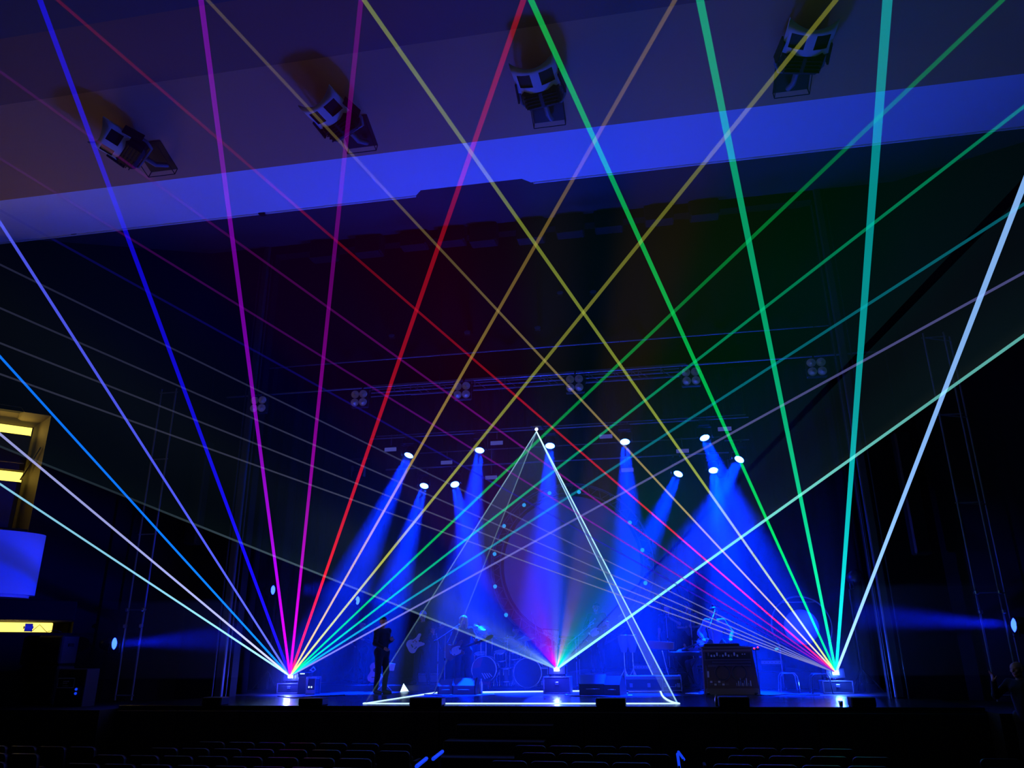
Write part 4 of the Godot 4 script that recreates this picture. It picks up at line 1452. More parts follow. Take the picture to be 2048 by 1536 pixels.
	for q in [["L", -1.0], ["R", 1.0]]:
		var el: Vector3 = j["elb" + q[0]]
		var wr: Vector3 = j["wri" + q[0]]
		var hpz := []
		var dir: Vector3 = pose.get("hand" + q[0], wr - el)
		hand(hpz, wr, dir, pose.get("thumb" + q[0], Vector3(0, 0.3, 1)), pose.get("curl" + q[0], 0.55) * q[1], s)
		hpz.append([el.lerp(wr, 0.8), wr, 0.03 * s, 0.027 * s])
		b.net(hpz, 0.0075, 0.008)
	put("body", b, M.skin, o)
	put("trousers", MB.new().net([[j.hipL, j.hipR, 0.128 * s * w, 0.128 * s * w], [j.pelvis, j.pelvis.lerp(j.waist, 0.5), 0.13 * s * w, 0.122 * s * w]] + legs.call(0.018, 1.0), 0.022, 0.03), look.legs, o)
	put("shirt", MB.new().net(torso.call(0.016).slice(1) + arms.call(0.014, look.get("sleeves", true)) + [[j.pelvis, j.waist, 0.136 * s * w, 0.126 * s * w]], 0.022, 0.035), look.top, o)
	var ft: Array = feet.call(0.012)
	put("shoe", MB.new().net([ft[0]], 0.016, 0.01), M.black_paint, o)
	put("shoe", MB.new().net([ft[1]], 0.016, 0.01), M.black_paint, o)
	var hair := []
	var style: String = look.get("hair", "short")
	if style != "bald":
		hair.append([hp.call(Vector3(0, 0.048, -0.034)), hp.call(Vector3(0, 0.05, 0.018)), 0.088 * s, 0.076 * s])
		hair.append([hp.call(Vector3(0, 0.0, -0.05)), hp.call(Vector3(0, -0.045, -0.05)), 0.075 * s, 0.055 * s])
	if style == "long":
		for x in [-0.07, 0.07]:
			hair.append([hp.call(Vector3(x, 0.05, -0.01)), hp.call(Vector3(x * 1.25, -0.09, -0.01)), 0.046 * s, 0.04 * s])
			hair.append([hp.call(Vector3(x * 1.25, -0.09, -0.01)), hp.call(Vector3(x * 1.3, -0.22, 0.02)), 0.04 * s, 0.024 * s])
		hair.append([hp.call(Vector3(0, -0.03, -0.07)), hp.call(Vector3(0, -0.2, -0.07)), 0.075 * s, 0.06 * s])
	elif style == "curly":
		var r2 := RandomNumberGenerator.new()
		r2.seed = 5
		for i in 26:
			var a := r2.randf_range(0.3, TAU - 0.3) + PI / 2
			var y := r2.randf_range(-0.14, 0.1)
			var q := Vector3(cos(a) * 0.1, y, sin(a) * 0.1 - 0.03)
			if q.z > 0.04 and y < 0.05:
				continue
			hair.append([hp.call(q), hp.call(q + Vector3(0, 0.012, 0)), 0.04 * s, 0.036 * s])
	elif style == "bob":
		for x in [-0.075, 0.075]:
			hair.append([hp.call(Vector3(x, 0.05, -0.01)), hp.call(Vector3(x * 1.15, -0.08, 0.0)), 0.042 * s, 0.03 * s])
	elif style == "bun":
		hair.append([hp.call(Vector3(0, 0.13, -0.05)), hp.call(Vector3(0, 0.15, -0.05)), 0.042 * s, 0.036 * s])
	if hair.size():
		put("hair", MB.new().net(hair, 0.013, 0.016), look.get("hair_mat", M.hair_dark), o)
	return o


# ---------------------------------------------------------------- instruments
func smooth_outline(pts: Array, per := 5) -> PackedVector2Array:
	var o := PackedVector2Array()
	var n := pts.size()
	for i in n:
		var a: Vector2 = pts[(i - 1 + n) % n]
		var b: Vector2 = pts[i]
		var c: Vector2 = pts[(i + 1) % n]
		var d: Vector2 = pts[(i + 2) % n]
		for k in per:
			o.append(b.cubic_interpolate(c, a, d, float(k) / per))
	return o


func electric_guitar(label: String, at: Vector3, x_axis: Vector3, front: Vector3, body_mat: Material, scale := 1.0, pegs := 6) -> Node3D:
	var g := thing("electric_guitar" if pegs == 6 else "bass_guitar", label, "guitar", at)
	var x := x_axis.normalized()
	var z := (front - x * front.dot(x)).normalized()
	g.basis = Basis(x, z.cross(x), z).scaled(Vector3.ONE * scale)
	var shape := smooth_outline([Vector2(-0.22, 0.0), Vector2(-0.2, 0.12), Vector2(-0.1, 0.165), Vector2(0.0, 0.12), Vector2(0.1, 0.125), Vector2(0.2, 0.165), Vector2(0.235, 0.12), Vector2(0.15, 0.045), Vector2(0.15, -0.035), Vector2(0.2, -0.1), Vector2(0.17, -0.135), Vector2(0.05, -0.11), Vector2(-0.03, -0.13), Vector2(-0.13, -0.17), Vector2(-0.21, -0.11)])
	put("body", MB.new().slab(shape, -0.022, 0.022, Transform3D(), true), body_mat, g)
	var pg := smooth_outline([Vector2(-0.07, -0.06), Vector2(-0.03, 0.06), Vector2(0.14, 0.06), Vector2(0.15, -0.03), Vector2(0.12, -0.09), Vector2(0.0, -0.1)])
	put("pickguard", MB.new().slab(pg, 0.022, 0.026, Transform3D(), true), M.white_paint, g)
	put("neck", MB.new().box(Vector3(0.44, 0, 0.022), Vector3(0.62, 0.05, 0.026), 0.008), M.amber_wood, g)
	put("fretboard", MB.new().box(Vector3(0.42, 0, 0.038), Vector3(0.6, 0.046, 0.008), 0.002), M.black_paint, g)
	put("headstock", MB.new().slab(smooth_outline([Vector2(0.74, -0.024), Vector2(0.76, 0.03), Vector2(0.86, 0.055), Vector2(0.93, 0.03), Vector2(0.91, -0.01), Vector2(0.84, -0.03)]), 0.008, 0.026, Transform3D(), true), M.amber_wood, g)
	for i in pegs:
		put("tuning_peg", MB.new().tube([Vector3(0.77 + i * 0.12 / pegs, 0.035 + i * 0.003, 0.016), Vector3(0.77 + i * 0.12 / pegs, 0.075 + i * 0.002, 0.016)], 0.008, 6), M.chrome, g)
	for i in 3:
		put("pickup", MB.new().box(Vector3(-0.02 + i * 0.055, 0, 0.03), Vector3(0.018, 0.07, 0.014), 0.003), M.white_paint, g)
	put("bridge", MB.new().box(Vector3(-0.09, 0, 0.029), Vector3(0.035, 0.08, 0.014), 0.003), M.chrome, g)
	for i in 2:
		put("knob", MB.new().tube([Vector3(-0.01 - i * 0.04, -0.08 - i * 0.012, 0.024), Vector3(-0.01 - i * 0.04, -0.08 - i * 0.012, 0.042)], 0.013, 10), M.chrome, g)
	return g


func mic_stand(label: String, base: Vector3, h: float, mic_to: Vector3, group := "microphone stands") -> void:
	var o := thing("microphone_stand", label, "microphone stand", base, 0, group)
	var top := Vector3(0, h, 0)
	put("pole", MB.new().tube([Vector3(0, 0.12, 0), top], 0.011, 8), M.steel, o)
	for k in 3:
		var a := TAU * k / 3 + 0.5
		put("leg", MB.new().tube([Vector3(0, 0.16, 0), Vector3(cos(a) * 0.28, 0.012, sin(a) * 0.28)], 0.009, 6), M.black_metal, o)
	put("clutch", MB.new().tube([Vector3(0, h * 0.55, 0), Vector3(0, h * 0.55 + 0.06, 0)], 0.017, 8), M.black_metal, o)
	var m := mic_to - base
	var dir := (m - top).normalized()
	if (m - top).length() > 0.2:
		put("boom", MB.new().tube([top - dir * 0.3, m - dir * 0.12], 0.008, 6), M.steel, o)
		put("counterweight", MB.new().tube([top - dir * 0.34, top - dir * 0.28], 0.022, 8), M.black_metal, o)
	put("microphone", MB.new().tube([m - dir * 0.17, m - dir * 0.03], [0.011, 0.017], 10), M.grey_paint, o)
	put("grille", MB.new().ball(m, 0.028, 10), M.steel, o)


func cymbal(label: String, c: Vector3, r: float, tilt: Basis, foot: float) -> void:
	var o := thing("cymbal", label, "cymbal", Vector3(c.x, foot, c.z))
	var top := Vector3(0, c.y - foot, 0)
	put("plate", MB.new().lathe([Vector2(0, 0.028), Vector2(r * 0.16, 0.024), Vector2(r * 0.22, 0.008), Vector2(r, -0.02), Vector2(r, -0.025), Vector2(r * 0.22, 0.002), Vector2(0, 0.015)], Transform3D(tilt, top), 28), M.cymbal, o)
	put("wing_nut", MB.new().tube([top, top + tilt.y * 0.06], 0.012, 6), M.chrome, o)
	put("pole", MB.new().tube([Vector3(0, 0.1, -0.02), top], 0.012, 6), M.chrome, o)
	for k in 3:
		var a := TAU * k / 3 + 1.1
		put("leg", MB.new().tube([Vector3(0, 0.35, -0.02), Vector3(cos(a) * 0.3, 0.012, sin(a) * 0.3)], 0.01, 6), M.chrome, o)


func drum(called: String, label: String, c: Vector3, r: float, depth: float, axis: Basis, foot: float, head: Material, legs := 3) -> Node3D:
	# c is the centre of the front head; axis.y points out of it
	var o := thing(called, label, "drum", Vector3(c.x, foot, c.z))
	var t := Transform3D(axis, Vector3(0, c.y - foot, 0))
	put("shell", MB.new().lathe([Vector2(r, -depth), Vector2(r, -0.01)], t, 28), M.drum_shell, o)
	put("head", MB.new().lathe([Vector2(r * 0.97, 0.0), Vector2(0.0, 0.004)], t, 28), head, o)
	put("back_head", MB.new().lathe([Vector2(0.0, -depth), Vector2(r * 0.97, -depth)], t, 28), M.drum_head, o)
	put("hoop", MB.new().lathe([Vector2(r * 0.96, 0.012), Vector2(r + 0.014, 0.012), Vector2(r + 0.014, -0.03), Vector2(r, -0.03)], t, 28), M.chrome, o)
	put("hoop", MB.new().lathe([Vector2(r, -depth + 0.03), Vector2(r + 0.014, -depth + 0.03), Vector2(r + 0.014, -depth - 0.01), Vector2(r * 0.96, -depth - 0.01)], t, 28), M.chrome, o)
	for k in 8:
		var a := TAU * k / 8 + 0.2
		var d := Vector3(cos(a) * (r + 0.012), 0, sin(a) * (r + 0.012))
		put("lug", MB.new().tube([t * (d + Vector3(0, -0.02, 0)), t * (d + Vector3(0, -minf(depth, 0.16), 0))], 0.009, 6), M.chrome, o)
	for k in legs:
		var a := TAU * k / 3 + 0.3
		var p := Vector3(cos(a) * r * 1.02, 0, sin(a) * r * 1.02)
		var q := t.origin + Vector3(p.x, -0.05, p.z - (depth * 0.5 if axis.y.y < 0.5 else 0.0))
		put("leg", MB.new().tube([q, Vector3(q.x * 1.15, 0.01, q.z + (q.z - t.origin.z) * 0.1)], 0.011, 6), M.chrome, o)
	return o


func cloth(called: String, c: Color) -> StandardMaterial3D:
	var m := mat(called, c, 0.9)
	m.rim_enabled = true
	m.rim = 0.5
	return m


func band() -> void:
	mat("hair_dark", Color(0.16, 0.1, 0.07), 0.55)
	mat("hair_fair", Color(0.75, 0.66, 0.5), 0.5)
	mat("hair_grey", Color(0.7, 0.7, 0.72), 0.5)
	var black := cloth("cloth_black", Color(0.04, 0.04, 0.05))
	var navy := cloth("cloth_navy", Color(0.12, 0.13, 0.2))
	var grey := cloth("cloth_grey", Color(0.3, 0.3, 0.33))
	var plum := cloth("cloth_plum", Color(0.3, 0.1, 0.12))
	var green := cloth("cloth_green_lit", Color(0.2, 0.34, 0.14))  # green laser light on the shirt put into the cloth colour
	var blue := cloth("cloth_blue", Color(0.45, 0.5, 0.75))
	var denim := cloth("cloth_denim", Color(0.14, 0.16, 0.26))
	# front left, side on
	var p := at_z(764, 1300, -18.9)
	p.y = DECK
	person("man in black standing side-on at the front left, a hand at his waist", p, 62, 1.78, {"top": black, "legs": black, "hair": "short"}, {
		"elbL": Vector3(0.27, 1.16, -0.1), "wriL": Vector3(0.13, 1.2, 0.2), "handL": Vector3(-0.7, 0.2, 0.6), "curlL": 0.9, "elbR": Vector3(-0.25, 1.13, 0.02), "wriR": Vector3(-0.16, 1.02, 0.24), "curlR": 0.8,
		"ankL": Vector3(0.07, 0.085, 0.06), "toeL": Vector3(0.08, 0.032, 0.26), "kneL": Vector3(0.09, 0.5, 0.08), "ankR": Vector3(-0.08, 0.085, -0.08), "toeR": Vector3(-0.1, 0.032, 0.12), "kneR": Vector3(-0.09, 0.5, 0.0), "head_turn": -28.0})
	p = at_z(723, 1300, -21.5)
	p.y = DECK + 0.15
	person("man in dark clothes behind the left group, standing with a hand on his hip", p, -8, 1.66, {"top": navy, "legs": black, "hair": "short"}, {
		"elbR": Vector3(-0.38, 1.17, -0.08), "wriR": Vector3(-0.2, 1.02, 0.04), "handR": Vector3(0.8, -0.4, 0.3), "curlR": 0.4, "elbL": Vector3(0.3, 1.16, 0.02), "wriL": Vector3(0.2, 1.2, 0.24), "curlL": 0.9})
	# guitarist
	p = at_z(844, 1300, -20.5)
	p.y = DECK + 0.15
	person("guitarist with a white cap of hair and open shirt, playing a pale electric guitar", p, 0, 1.84, {"top": navy, "legs": black, "hair": "short", "hair_mat": M.hair_grey}, {
		"elbR": Vector3(-0.33, 1.14, -0.04), "wriR": Vector3(-0.17, 1.0, 0.2), "handR": Vector3(0.8, -0.2, 0.2), "thumbR": Vector3(0.3, 1, 0.2), "curlR": 0.5, "elbL": Vector3(0.33, 1.12, 0.06), "wriL": Vector3(0.36, 1.2, 0.27), "handL": Vector3(-0.1, 0.9, 0.25), "thumbL": Vector3(-1, 0, 0.3), "curlL": 1.1,
		"head_nod": 8.0, "ankL": Vector3(0.19, 0.085, 0.0), "toeL": Vector3(0.24, 0.032, 0.18), "kneL": Vector3(0.15, 0.5, 0.05), "ankR": Vector3(-0.17, 0.085, -0.02), "toeR": Vector3(-0.21, 0.032, 0.17)})
	electric_guitar("pale electric guitar held by the guitarist left of the singer", p + Vector3(-0.12, 1.0, 0.21), Vector3(0.86, 0.5, 0.05), Vector3(0, -0.05, 1), M.white_paint, 1.05)
	# singer with bass
	p = at_z(926, 1300, -19.4)
	p.y = DECK
	person("long-haired singer in a dark plum waistcoat, playing bass at the microphone", p, 4, 1.8, {"top": plum, "legs": denim, "hair": "long", "hair_mat": M.hair_fair, "build": 1.08}, {
		"elbR": Vector3(-0.34, 1.12, -0.06), "wriR": Vector3(-0.15, 0.98, 0.19), "handR": Vector3(0.8, -0.2, 0.2), "thumbR": Vector3(0.3, 1, 0.2), "curlR": 0.5, "elbL": Vector3(0.38, 1.13, 0.05), "wriL": Vector3(0.36, 1.12, 0.27), "handL": Vector3(0.1, 0.9, 0.25), "thumbL": Vector3(-1, 0, 0.3), "curlL": 1.1, "head_turn": -18.0})
	electric_guitar("dark bass guitar held almost level by the long-haired singer", p + Vector3(-0.16, 0.97, 0.22), Vector3(0.94, 0.3, 0.05), Vector3(0, -0.05, 1), M.amber_wood, 1.12, 4)
	var mp := at_z(918, 1250, -19.12)
	mic_stand("microphone stand with its boom rising to the long-haired singer's mouth", Vector3(at_z(890, 1300, -18.9).x, DECK, -18.9), 1.35, mp)
	# drummer
	p = at_z(1033, 1300, -22.4)
	p.y = DECK + 0.08
	var seat := Vector3(0, -0.38, 0)
	var dp := {"head_nod": 6.0}
	for k in [["pelvis", Vector3(0, 0.96, 0)], ["waist", Vector3(0, 1.1, 0.01)], ["chest", Vector3(0, 1.3, 0.02)], ["neck", Vector3(0, 1.47, 0.01)], ["head", Vector3(0, 1.625, 0.04)], ["shoL", Vector3(0.185, 1.42, 0.0)], ["shoR", Vector3(-0.185, 1.42, 0.0)], ["hipL", Vector3(0.1, 0.95, 0.02)], ["hipR", Vector3(-0.1, 0.95, 0.02)]]:
		dp[k[0]] = k[1] + seat + Vector3(0, 0.08, 0)
	dp.merge({"elbL": Vector3(0.32, 0.9, 0.1), "wriL": Vector3(0.2, 0.92, 0.34), "curlL": 1.2, "elbR": Vector3(-0.34, 0.92, 0.08), "wriR": Vector3(-0.24, 1.02, 0.32), "curlR": 1.2, "kneL": Vector3(0.24, 0.56, 0.4), "kneR": Vector3(-0.24, 0.56, 0.4), "ankL": Vector3(0.26, 0.085, 0.36), "ankR": Vector3(-0.26, 0.085, 0.36), "toeL": Vector3(0.29, 0.032, 0.54), "toeR": Vector3(-0.29, 0.032, 0.54)}, true)
	person("drummer seated behind the cymbals and bass drums, lit blue", p, 0, 1.86, {"top": blue, "legs": black, "hair": "short", "sleeves": false}, dp)
	var th := thing("drum_stool", "round stool under the drummer", "stool", p)
	put("seat", MB.new().lathe([Vector2(0, 0.48), Vector2(0.17, 0.48), Vector2(0.18, 0.5), Vector2(0.17, 0.54), Vector2(0, 0.55)], Transform3D(), 18), M.black_paint, th)
	put("pole", MB.new().tube([Vector3(0, 0.1, 0), Vector3(0, 0.48, 0)], 0.025, 8), M.chrome, th)
	for k in 3:
		var a := TAU * k / 3
		put("leg", MB.new().tube([Vector3(0, 0.25, 0), Vector3(cos(a) * 0.24, 0.012, sin(a) * 0.24)], 0.012, 6), M.chrome, th)
	for x in [[-0.24, 1.02, 0.32, -0.2, 0.12], [0.2, 0.92, 0.34, 0.1, 0.06]]:
		var st := thing("drumstick", "drumstick in the drummer's %s hand" % ("raised" if x[0] < 0 else "lowered"), "drumstick", p + Vector3(x[0], x[1], x[2]) * 1.063)
		put("shaft", MB.new().tube([Vector3(-x[3] * 0.3, -0.05, -0.06), Vector3(x[3], x[4], 0.3)], [0.008, 0.006], 6), M.cab_pale, st)
		put("tip", MB.new().ball(Vector3(x[3], x[4], 0.3), 0.009, 6), M.cab_pale, st)
	# green-lit singer on the right of the rainbow sheet
	p = at_z(1196, 1300, -21.5)
	p.y = DECK + 0.4
	person("guitarist singing right of the middle projector, shirt coloured green for the laser light", p, -12, 1.76, {"top": green, "legs": black, "hair": "short"}, {
		"elbR": Vector3(-0.33, 1.14, -0.02), "wriR": Vector3(-0.14, 1.0, 0.2), "handR": Vector3(0.8, -0.2, 0.2), "thumbR": Vector3(0.3, 1, 0.2), "curlR": 0.5, "elbL": Vector3(0.36, 1.12, 0.06), "wriL": Vector3(0.38, 1.16, 0.28), "handL": Vector3(0.0, 0.9, 0.25), "thumbL": Vector3(-1, 0, 0.3), "curlL": 1.1})
	electric_guitar("dark electric guitar held by the green-lit singer, pegs glinting", p + Vector3(-0.1, 1.0, 0.24), Vector3(0.9, 0.42, -0.1), Vector3(0.1, -0.05, 1), M.drum_shell, 1.05)
	mic_stand("microphone stand right in front of the green-lit singer, boom sloping up", Vector3(at_z(1158, 1300, -20.9).x, DECK, -20.9), 1.35, at_z(1190, 1238, -21.2))
	# backing singers
	p = at_z(1340, 1300, -22.0)
	p.y = DECK + 0.4
	person("backing singer farthest left of the three, dark bobbed hair, hand raised to the microphone", p, -10, 1.72, {"top": navy, "legs": navy, "hair": "bob", "sleeves": false}, {
		"elbL": Vector3(0.36, 1.2, 0.05), "wriL": Vector3(0.12, 1.36, 0.24), "handL": Vector3(-0.6, 0.6, 0.2), "curlL": 1.1, "head_turn": 10.0})
	p = at_z(1382, 1300, -22.0)
	p.y = DECK + 0.4
	person("backing singer in the middle of the three, with big curly hair", p, -8, 1.74, {"top": grey, "legs": black, "hair": "curly", "sleeves": false}, {
		"elbL": Vector3(0.32, 1.13, 0.02), "wriL": Vector3(0.14, 1.12, 0.24), "curlL": 0.8, "elbR": Vector3(-0.3, 1.13, 0.02), "wriR": Vector3(-0.12, 1.1, 0.24), "curlR": 0.8})
	mic_stand("microphone stand leaning up to the left backing singer's mouth", Vector3(at_z(1337, 1300, -21.5).x, DECK + 0.4, -21.5), 1.42, at_z(1334, 1222, -21.75))
	mic_stand("microphone stand in front of the curly-haired backing singer", Vector3(at_z(1386, 1300, -21.5).x, DECK + 0.4, -21.5), 1.42, at_z(1381, 1222, -21.75))
	# organist behind the cabinet
	p = at_z(1434, 1300, -20.6)
	p.y = DECK + 0.06
	person("organist standing behind the brown cabinet, arms spread down to the keys", p, 0, 1.9, {"top": blue, "legs": black, "hair": "bun"}, {
		"elbL": Vector3(0.36, 1.16, 0.08), "wriL": Vector3(0.3, 1.03, 0.34), "handL": Vector3(-0.1, -0.2, 1), "thumbL": Vector3(-1, 0, 0), "curlL": 0.5, "elbR": Vector3(-0.36, 1.16, 0.08), "wriR": Vector3(-0.3, 1.03, 0.34), "handR": Vector3(0.1, -0.2, 1), "thumbR": Vector3(1, 0, 0), "curlR": 0.5, "head_nod": 10.0})
	mic_stand("microphone on a thin stand at the organist's mouth", Vector3(at_z(1428, 1300, -20.0).x, DECK, -19.95), 1.6, at_z(1430, 1221, -20.35))
	# seated player left of the cabinet
	p = at_z(1409, 1300, -21.0)
	p.y = DECK
	var sp := {"head_nod": 4.0}
	for k in [["pelvis", Vector3(0, 0.96, 0)], ["waist", Vector3(0, 1.1, 0.01)], ["chest", Vector3(0, 1.3, 0.03)], ["neck", Vector3(0, 1.47, 0.02)], ["head", Vector3(0, 1.625, 0.05)], ["shoL", Vector3(0.185, 1.42, 0.01)], ["shoR", Vector3(-0.185, 1.42, 0.01)], ["hipL", Vector3(0.1, 0.95, 0.02)], ["hipR", Vector3(-0.1, 0.95, 0.02)]]:
		sp[k[0]] = k[1] + Vector3(0, -0.24, 0)
	sp.merge({"elbL": Vector3(0.3, 0.93, 0.12), "wriL": Vector3(0.2, 0.86, 0.36), "elbR": Vector3(-0.28, 0.93, 0.12), "wriR": Vector3(-0.2, 1.02, 0.38), "curlL": 0.8, "curlR": 1.0, "kneL": Vector3(0.16, 0.64, 0.42), "kneR": Vector3(-0.16, 0.64, 0.42), "ankL": Vector3(0.16, 0.16, 0.36), "ankR": Vector3(-0.16, 0.16, 0.36), "toeL": Vector3(0.18, 0.1, 0.54), "toeR": Vector3(-0.18, 0.1, 0.54)}, true)
	person("seated player left of the brown cabinet, turned to the left, lit blue along the hair", p, -65, 1.7, {"top": blue, "legs": denim, "hair": "long", "hair_mat": M.hair_fair}, sp)
	var stl := thing("stool", "tall dark stool under the seated player beside the brown cabinet", "stool", p)
	put("seat", MB.new().lathe([Vector2(0, 0.56), Vector2(0.17, 0.56), Vector2(0.18, 0.58), Vector2(0.16, 0.61), Vector2(0, 0.61)], Transform3D(), 16), M.black_paint, stl)
	for k in 4:
		var a := TAU * k / 4 + 0.4
		put("leg", MB.new().tube([Vector3(cos(a) * 0.12, 0.56, sin(a) * 0.12), Vector3(cos(a) * 0.2, 0.01, sin(a) * 0.2)], 0.012, 6), M.black_metal, stl)
	electric_guitar("slim guitar neck glinting in the arms of the seated player left of the brown cabinet", at_z(1404, 1286, -20.75), Vector3(-0.62, -0.2, 0.5), Vector3(-0.4, 0.3, 1), M.drum_shell, 0.95)


func equipment() -> void:
	var facing := Basis(Vector3.RIGHT, PI / 2)            # y points to the stalls
	# drums
	var k1 := drum("bass_drum", "big bass drum with a plain dark front, in the middle of the stage", at_z(1055, 1346, -21.0), 0.37, 0.4, facing, DECK + 0.08, M.drum_head, 0)
	for x in [-0.34, 0.34]:
		put("spur", MB.new().tube([Vector3(x, 0.3, -0.1), Vector3(x * 1.25, 0.01, 0.06)], 0.012, 6), M.chrome, k1)
	var k2 := drum("bass_drum", "smaller bass drum with a red arc and pale slanting stripes on its front", at_z(968, 1339, -20.9), 0.33, 0.38, facing, DECK + 0.08, M.drum_head, 0)
	var y0 := at_z(968, 1339, -20.9).y - DECK - 0.08
	for x in [-0.3, 0.3]:
		put("spur", MB.new().tube([Vector3(x, 0.25, -0.1), Vector3(x * 1.25, 0.01, 0.06)], 0.012, 6), M.chrome, k2)
	var arc := PackedVector2Array()
	for i in 9:
		var a := deg_to_rad(95 + i * 10.0)
		arc.append(Vector2(cos(a) * 0.3, sin(a) * 0.3))
	arc.append(Vector2(-0.1, 0.06))
	put("red_arc", MB.new().slab(arc, 0.005, 0.009, Transform3D(Basis(), Vector3(0, y0, 0))), M.red_paint, k2)
	for i in 4:
		var x := 0.02 + i * 0.06
		put("stripe", MB.new().slab(PackedVector2Array([Vector2(x, -0.24 + i * 0.02), Vector2(x + 0.035, -0.23 + i * 0.02), Vector2(x - 0.05, -0.09), Vector2(x - 0.085, -0.09)]), 0.005, 0.009, Transform3D(Basis(), Vector3(0, y0, 0))), M.white_head, k2)
	put("red_band", MB.new().box(Vector3(-0.02, y0 - 0.36, 0.06), Vector3(0.42, 0.14, 0.04), 0.01), M.red_paint, k2)
	var up := Basis(Vector3.RIGHT, 0.35)
	drum("tom_drum", "rack tom above the smaller bass drum", at_z(960, 1306, -21.2), 0.16, 0.2, up, DECK + 0.08, M.white_head)
	drum("tom_drum", "rack tom between the two bass drums", at_z(1000, 1303, -21.3), 0.17, 0.22, up, DECK + 0.08, M.white_head)
	drum("tom_drum", "rack tom above the left of the big bass drum", at_z(1030, 1301, -21.4), 0.16, 0.2, up, DECK + 0.08, M.white_head)
	drum("tom_drum", "rack tom above the right of the big bass drum", at_z(1072, 1303, -21.3), 0.17, 0.2, up, DECK + 0.08, M.white_head)
	drum("floor_tom", "floor tom right of the big bass drum, beside the middle projector", at_z(1088, 1334, -21.2), 0.2, 0.36, Basis(Vector3.RIGHT, 0.1), DECK + 0.08, M.white_head)
	drum("floor_tom", "floor tom between the two bass drums", at_z(1012, 1336, -21.3), 0.18, 0.34, Basis(Vector3.RIGHT, 0.1), DECK + 0.08, M.white_head)
	drum("snare_drum", "snare drum in front of the drummer", at_z(1040, 1312, -22.0), 0.18, 0.16, Basis(Vector3.RIGHT, 0.15), DECK + 0.08, M.white_head)
	var tl := func(rx: float, rz: float) -> Basis: return Basis(Vector3.BACK, rz) * Basis(Vector3.RIGHT, rx)
	cymbal("cymbal tilted steeply beside the long-haired singer, left of a pair", at_z(962, 1256, -21.2), 0.22, tl.call(0.55, -0.75), DECK)
	cymbal("cymbal of the tilted pair beside the long-haired singer, right and lower", at_z(972, 1262, -21.0), 0.23, tl.call(0.6, -0.55), DECK)
	cymbal("broad cymbal shining pale cyan in front of the drummer", at_z(1050, 1273, -21.5), 0.3, tl.call(0.35, 0.04), DECK + 0.08)
	cymbal("cymbal seen edge-on above the rack toms, right of the tilted pair", at_z(984, 1272, -21.6), 0.26, tl.call(0.05, 0.03), DECK + 0.08)
	cymbal("thin cymbal seen edge-on left of the drummer's head", at_z(1015, 1275, -22.0), 0.24, tl.call(0.04, 0.0), DECK + 0.08)
	cymbal("hi-hat cymbal seen edge-on below the broad cymbal", at_z(1054, 1297, -21.6), 0.22, tl.call(0.06, 0.05), DECK + 0.08)
	cymbal("small cymbal right of the drummer near the magenta light", at_z(1082, 1290, -21.4), 0.2, tl.call(0.3, 0.4), DECK)
	# chimes
	var c := at_z(1103, 1262, -20.8)
	var ch := thing("bar_chimes", "rack of small hanging bar chimes glinting magenta above the middle projector", "chimes", c)
	put("rail", MB.new().tube([Vector3(-0.22, 0.05, 0), Vector3(0.2, 0.02, 0)], 0.014, 6), M.black_metal, ch)
	for i in 14:
		put("chime", MB.new().tube([Vector3(-0.2 + i * 0.029, 0.03 - i * 0.002, 0), Vector3(-0.2 + i * 0.029, -0.1 - i * 0.018, 0.0)], 0.008, 6), M.chrome, ch)
	put("pole", MB.new().tube([Vector3(0, 0.04, -0.03), Vector3(0, DECK + 0.2 - c.y, -0.03)], 0.012, 6), M.chrome, ch)
	for k in 3:
		var a := TAU * k / 3
		put("leg", MB.new().tube([Vector3(0, DECK + 0.4 - c.y, -0.03), Vector3(cos(a) * 0.25, DECK + 0.012 - c.y, sin(a) * 0.25)], 0.01, 6), M.chrome, ch)
	var cw := thing("cowbell_rack", "short rack of cowbells beside the bar chimes", "cowbells", at_z(1108, 1296, -20.7))
	for i in 4:
		put("bell", MB.new().lathe([Vector2(0.05, -0.09), Vector2(0.03, 0.0), Vector2(0, 0.005)], Transform3D(Basis(Vector3.BACK, 0.2 * i - 0.3), Vector3(-0.14 + i * 0.09, 0.02 * i, 0)), 8), M.steel, cw)
	put("rail", MB.new().tube([Vector3(-0.2, 0.02, -0.03), Vector3(0.2, 0.08, -0.03)], 0.01, 6), M.chrome, cw)
	put("pole", MB.new().tube([Vector3(0.0, 0.04, -0.03), Vector3(0.0, DECK + 0.012 - cw.position.y, -0.03)], 0.012, 6), M.chrome, cw)
	mic_stand("tall boom stand over the drums, its boom crossing the round screen", Vector3(at_z(1072, 1300, -21.8).x, DECK, -21.8), 1.6, at_z(1062, 1226, -21.9))
	mic_stand("microphone stand with a long boom left of the green-lit singer", Vector3(at_z(1152, 1300, -20.2).x, DECK, -20.2), 1.25, at_z(1186, 1247, -20.5))
	mic_stand("microphone stand beside the pale guitarist", Vector3(at_z(876, 1300, -20.0).x, DECK, -20.0), 1.2, at_z(872, 1268, -19.8))
	# congas
	for q in [[1246, 1270, "tapered blue-lit conga drum, left of the pair right of the green-lit singer"], [1263, 1270, "tapered blue-lit conga drum, right of the pair right of the green-lit singer"]]:
		var cp := at_z(q[0], q[1], -20.6)
		var cg := thing("conga", q[2], "drum", Vector3(cp.x, DECK, cp.z))
		var hh := cp.y - DECK
		put("shell", MB.new().lathe([Vector2(0.06, hh - 0.42), Vector2(0.1, hh - 0.3), Vector2(0.14, hh - 0.1), Vector2(0.13, hh)], Transform3D(), 20), M.cloth_blue, cg)
		put("head", MB.new().lathe([Vector2(0.13, hh), Vector2(0, hh + 0.004)], Transform3D(), 20), M.white_head, cg)
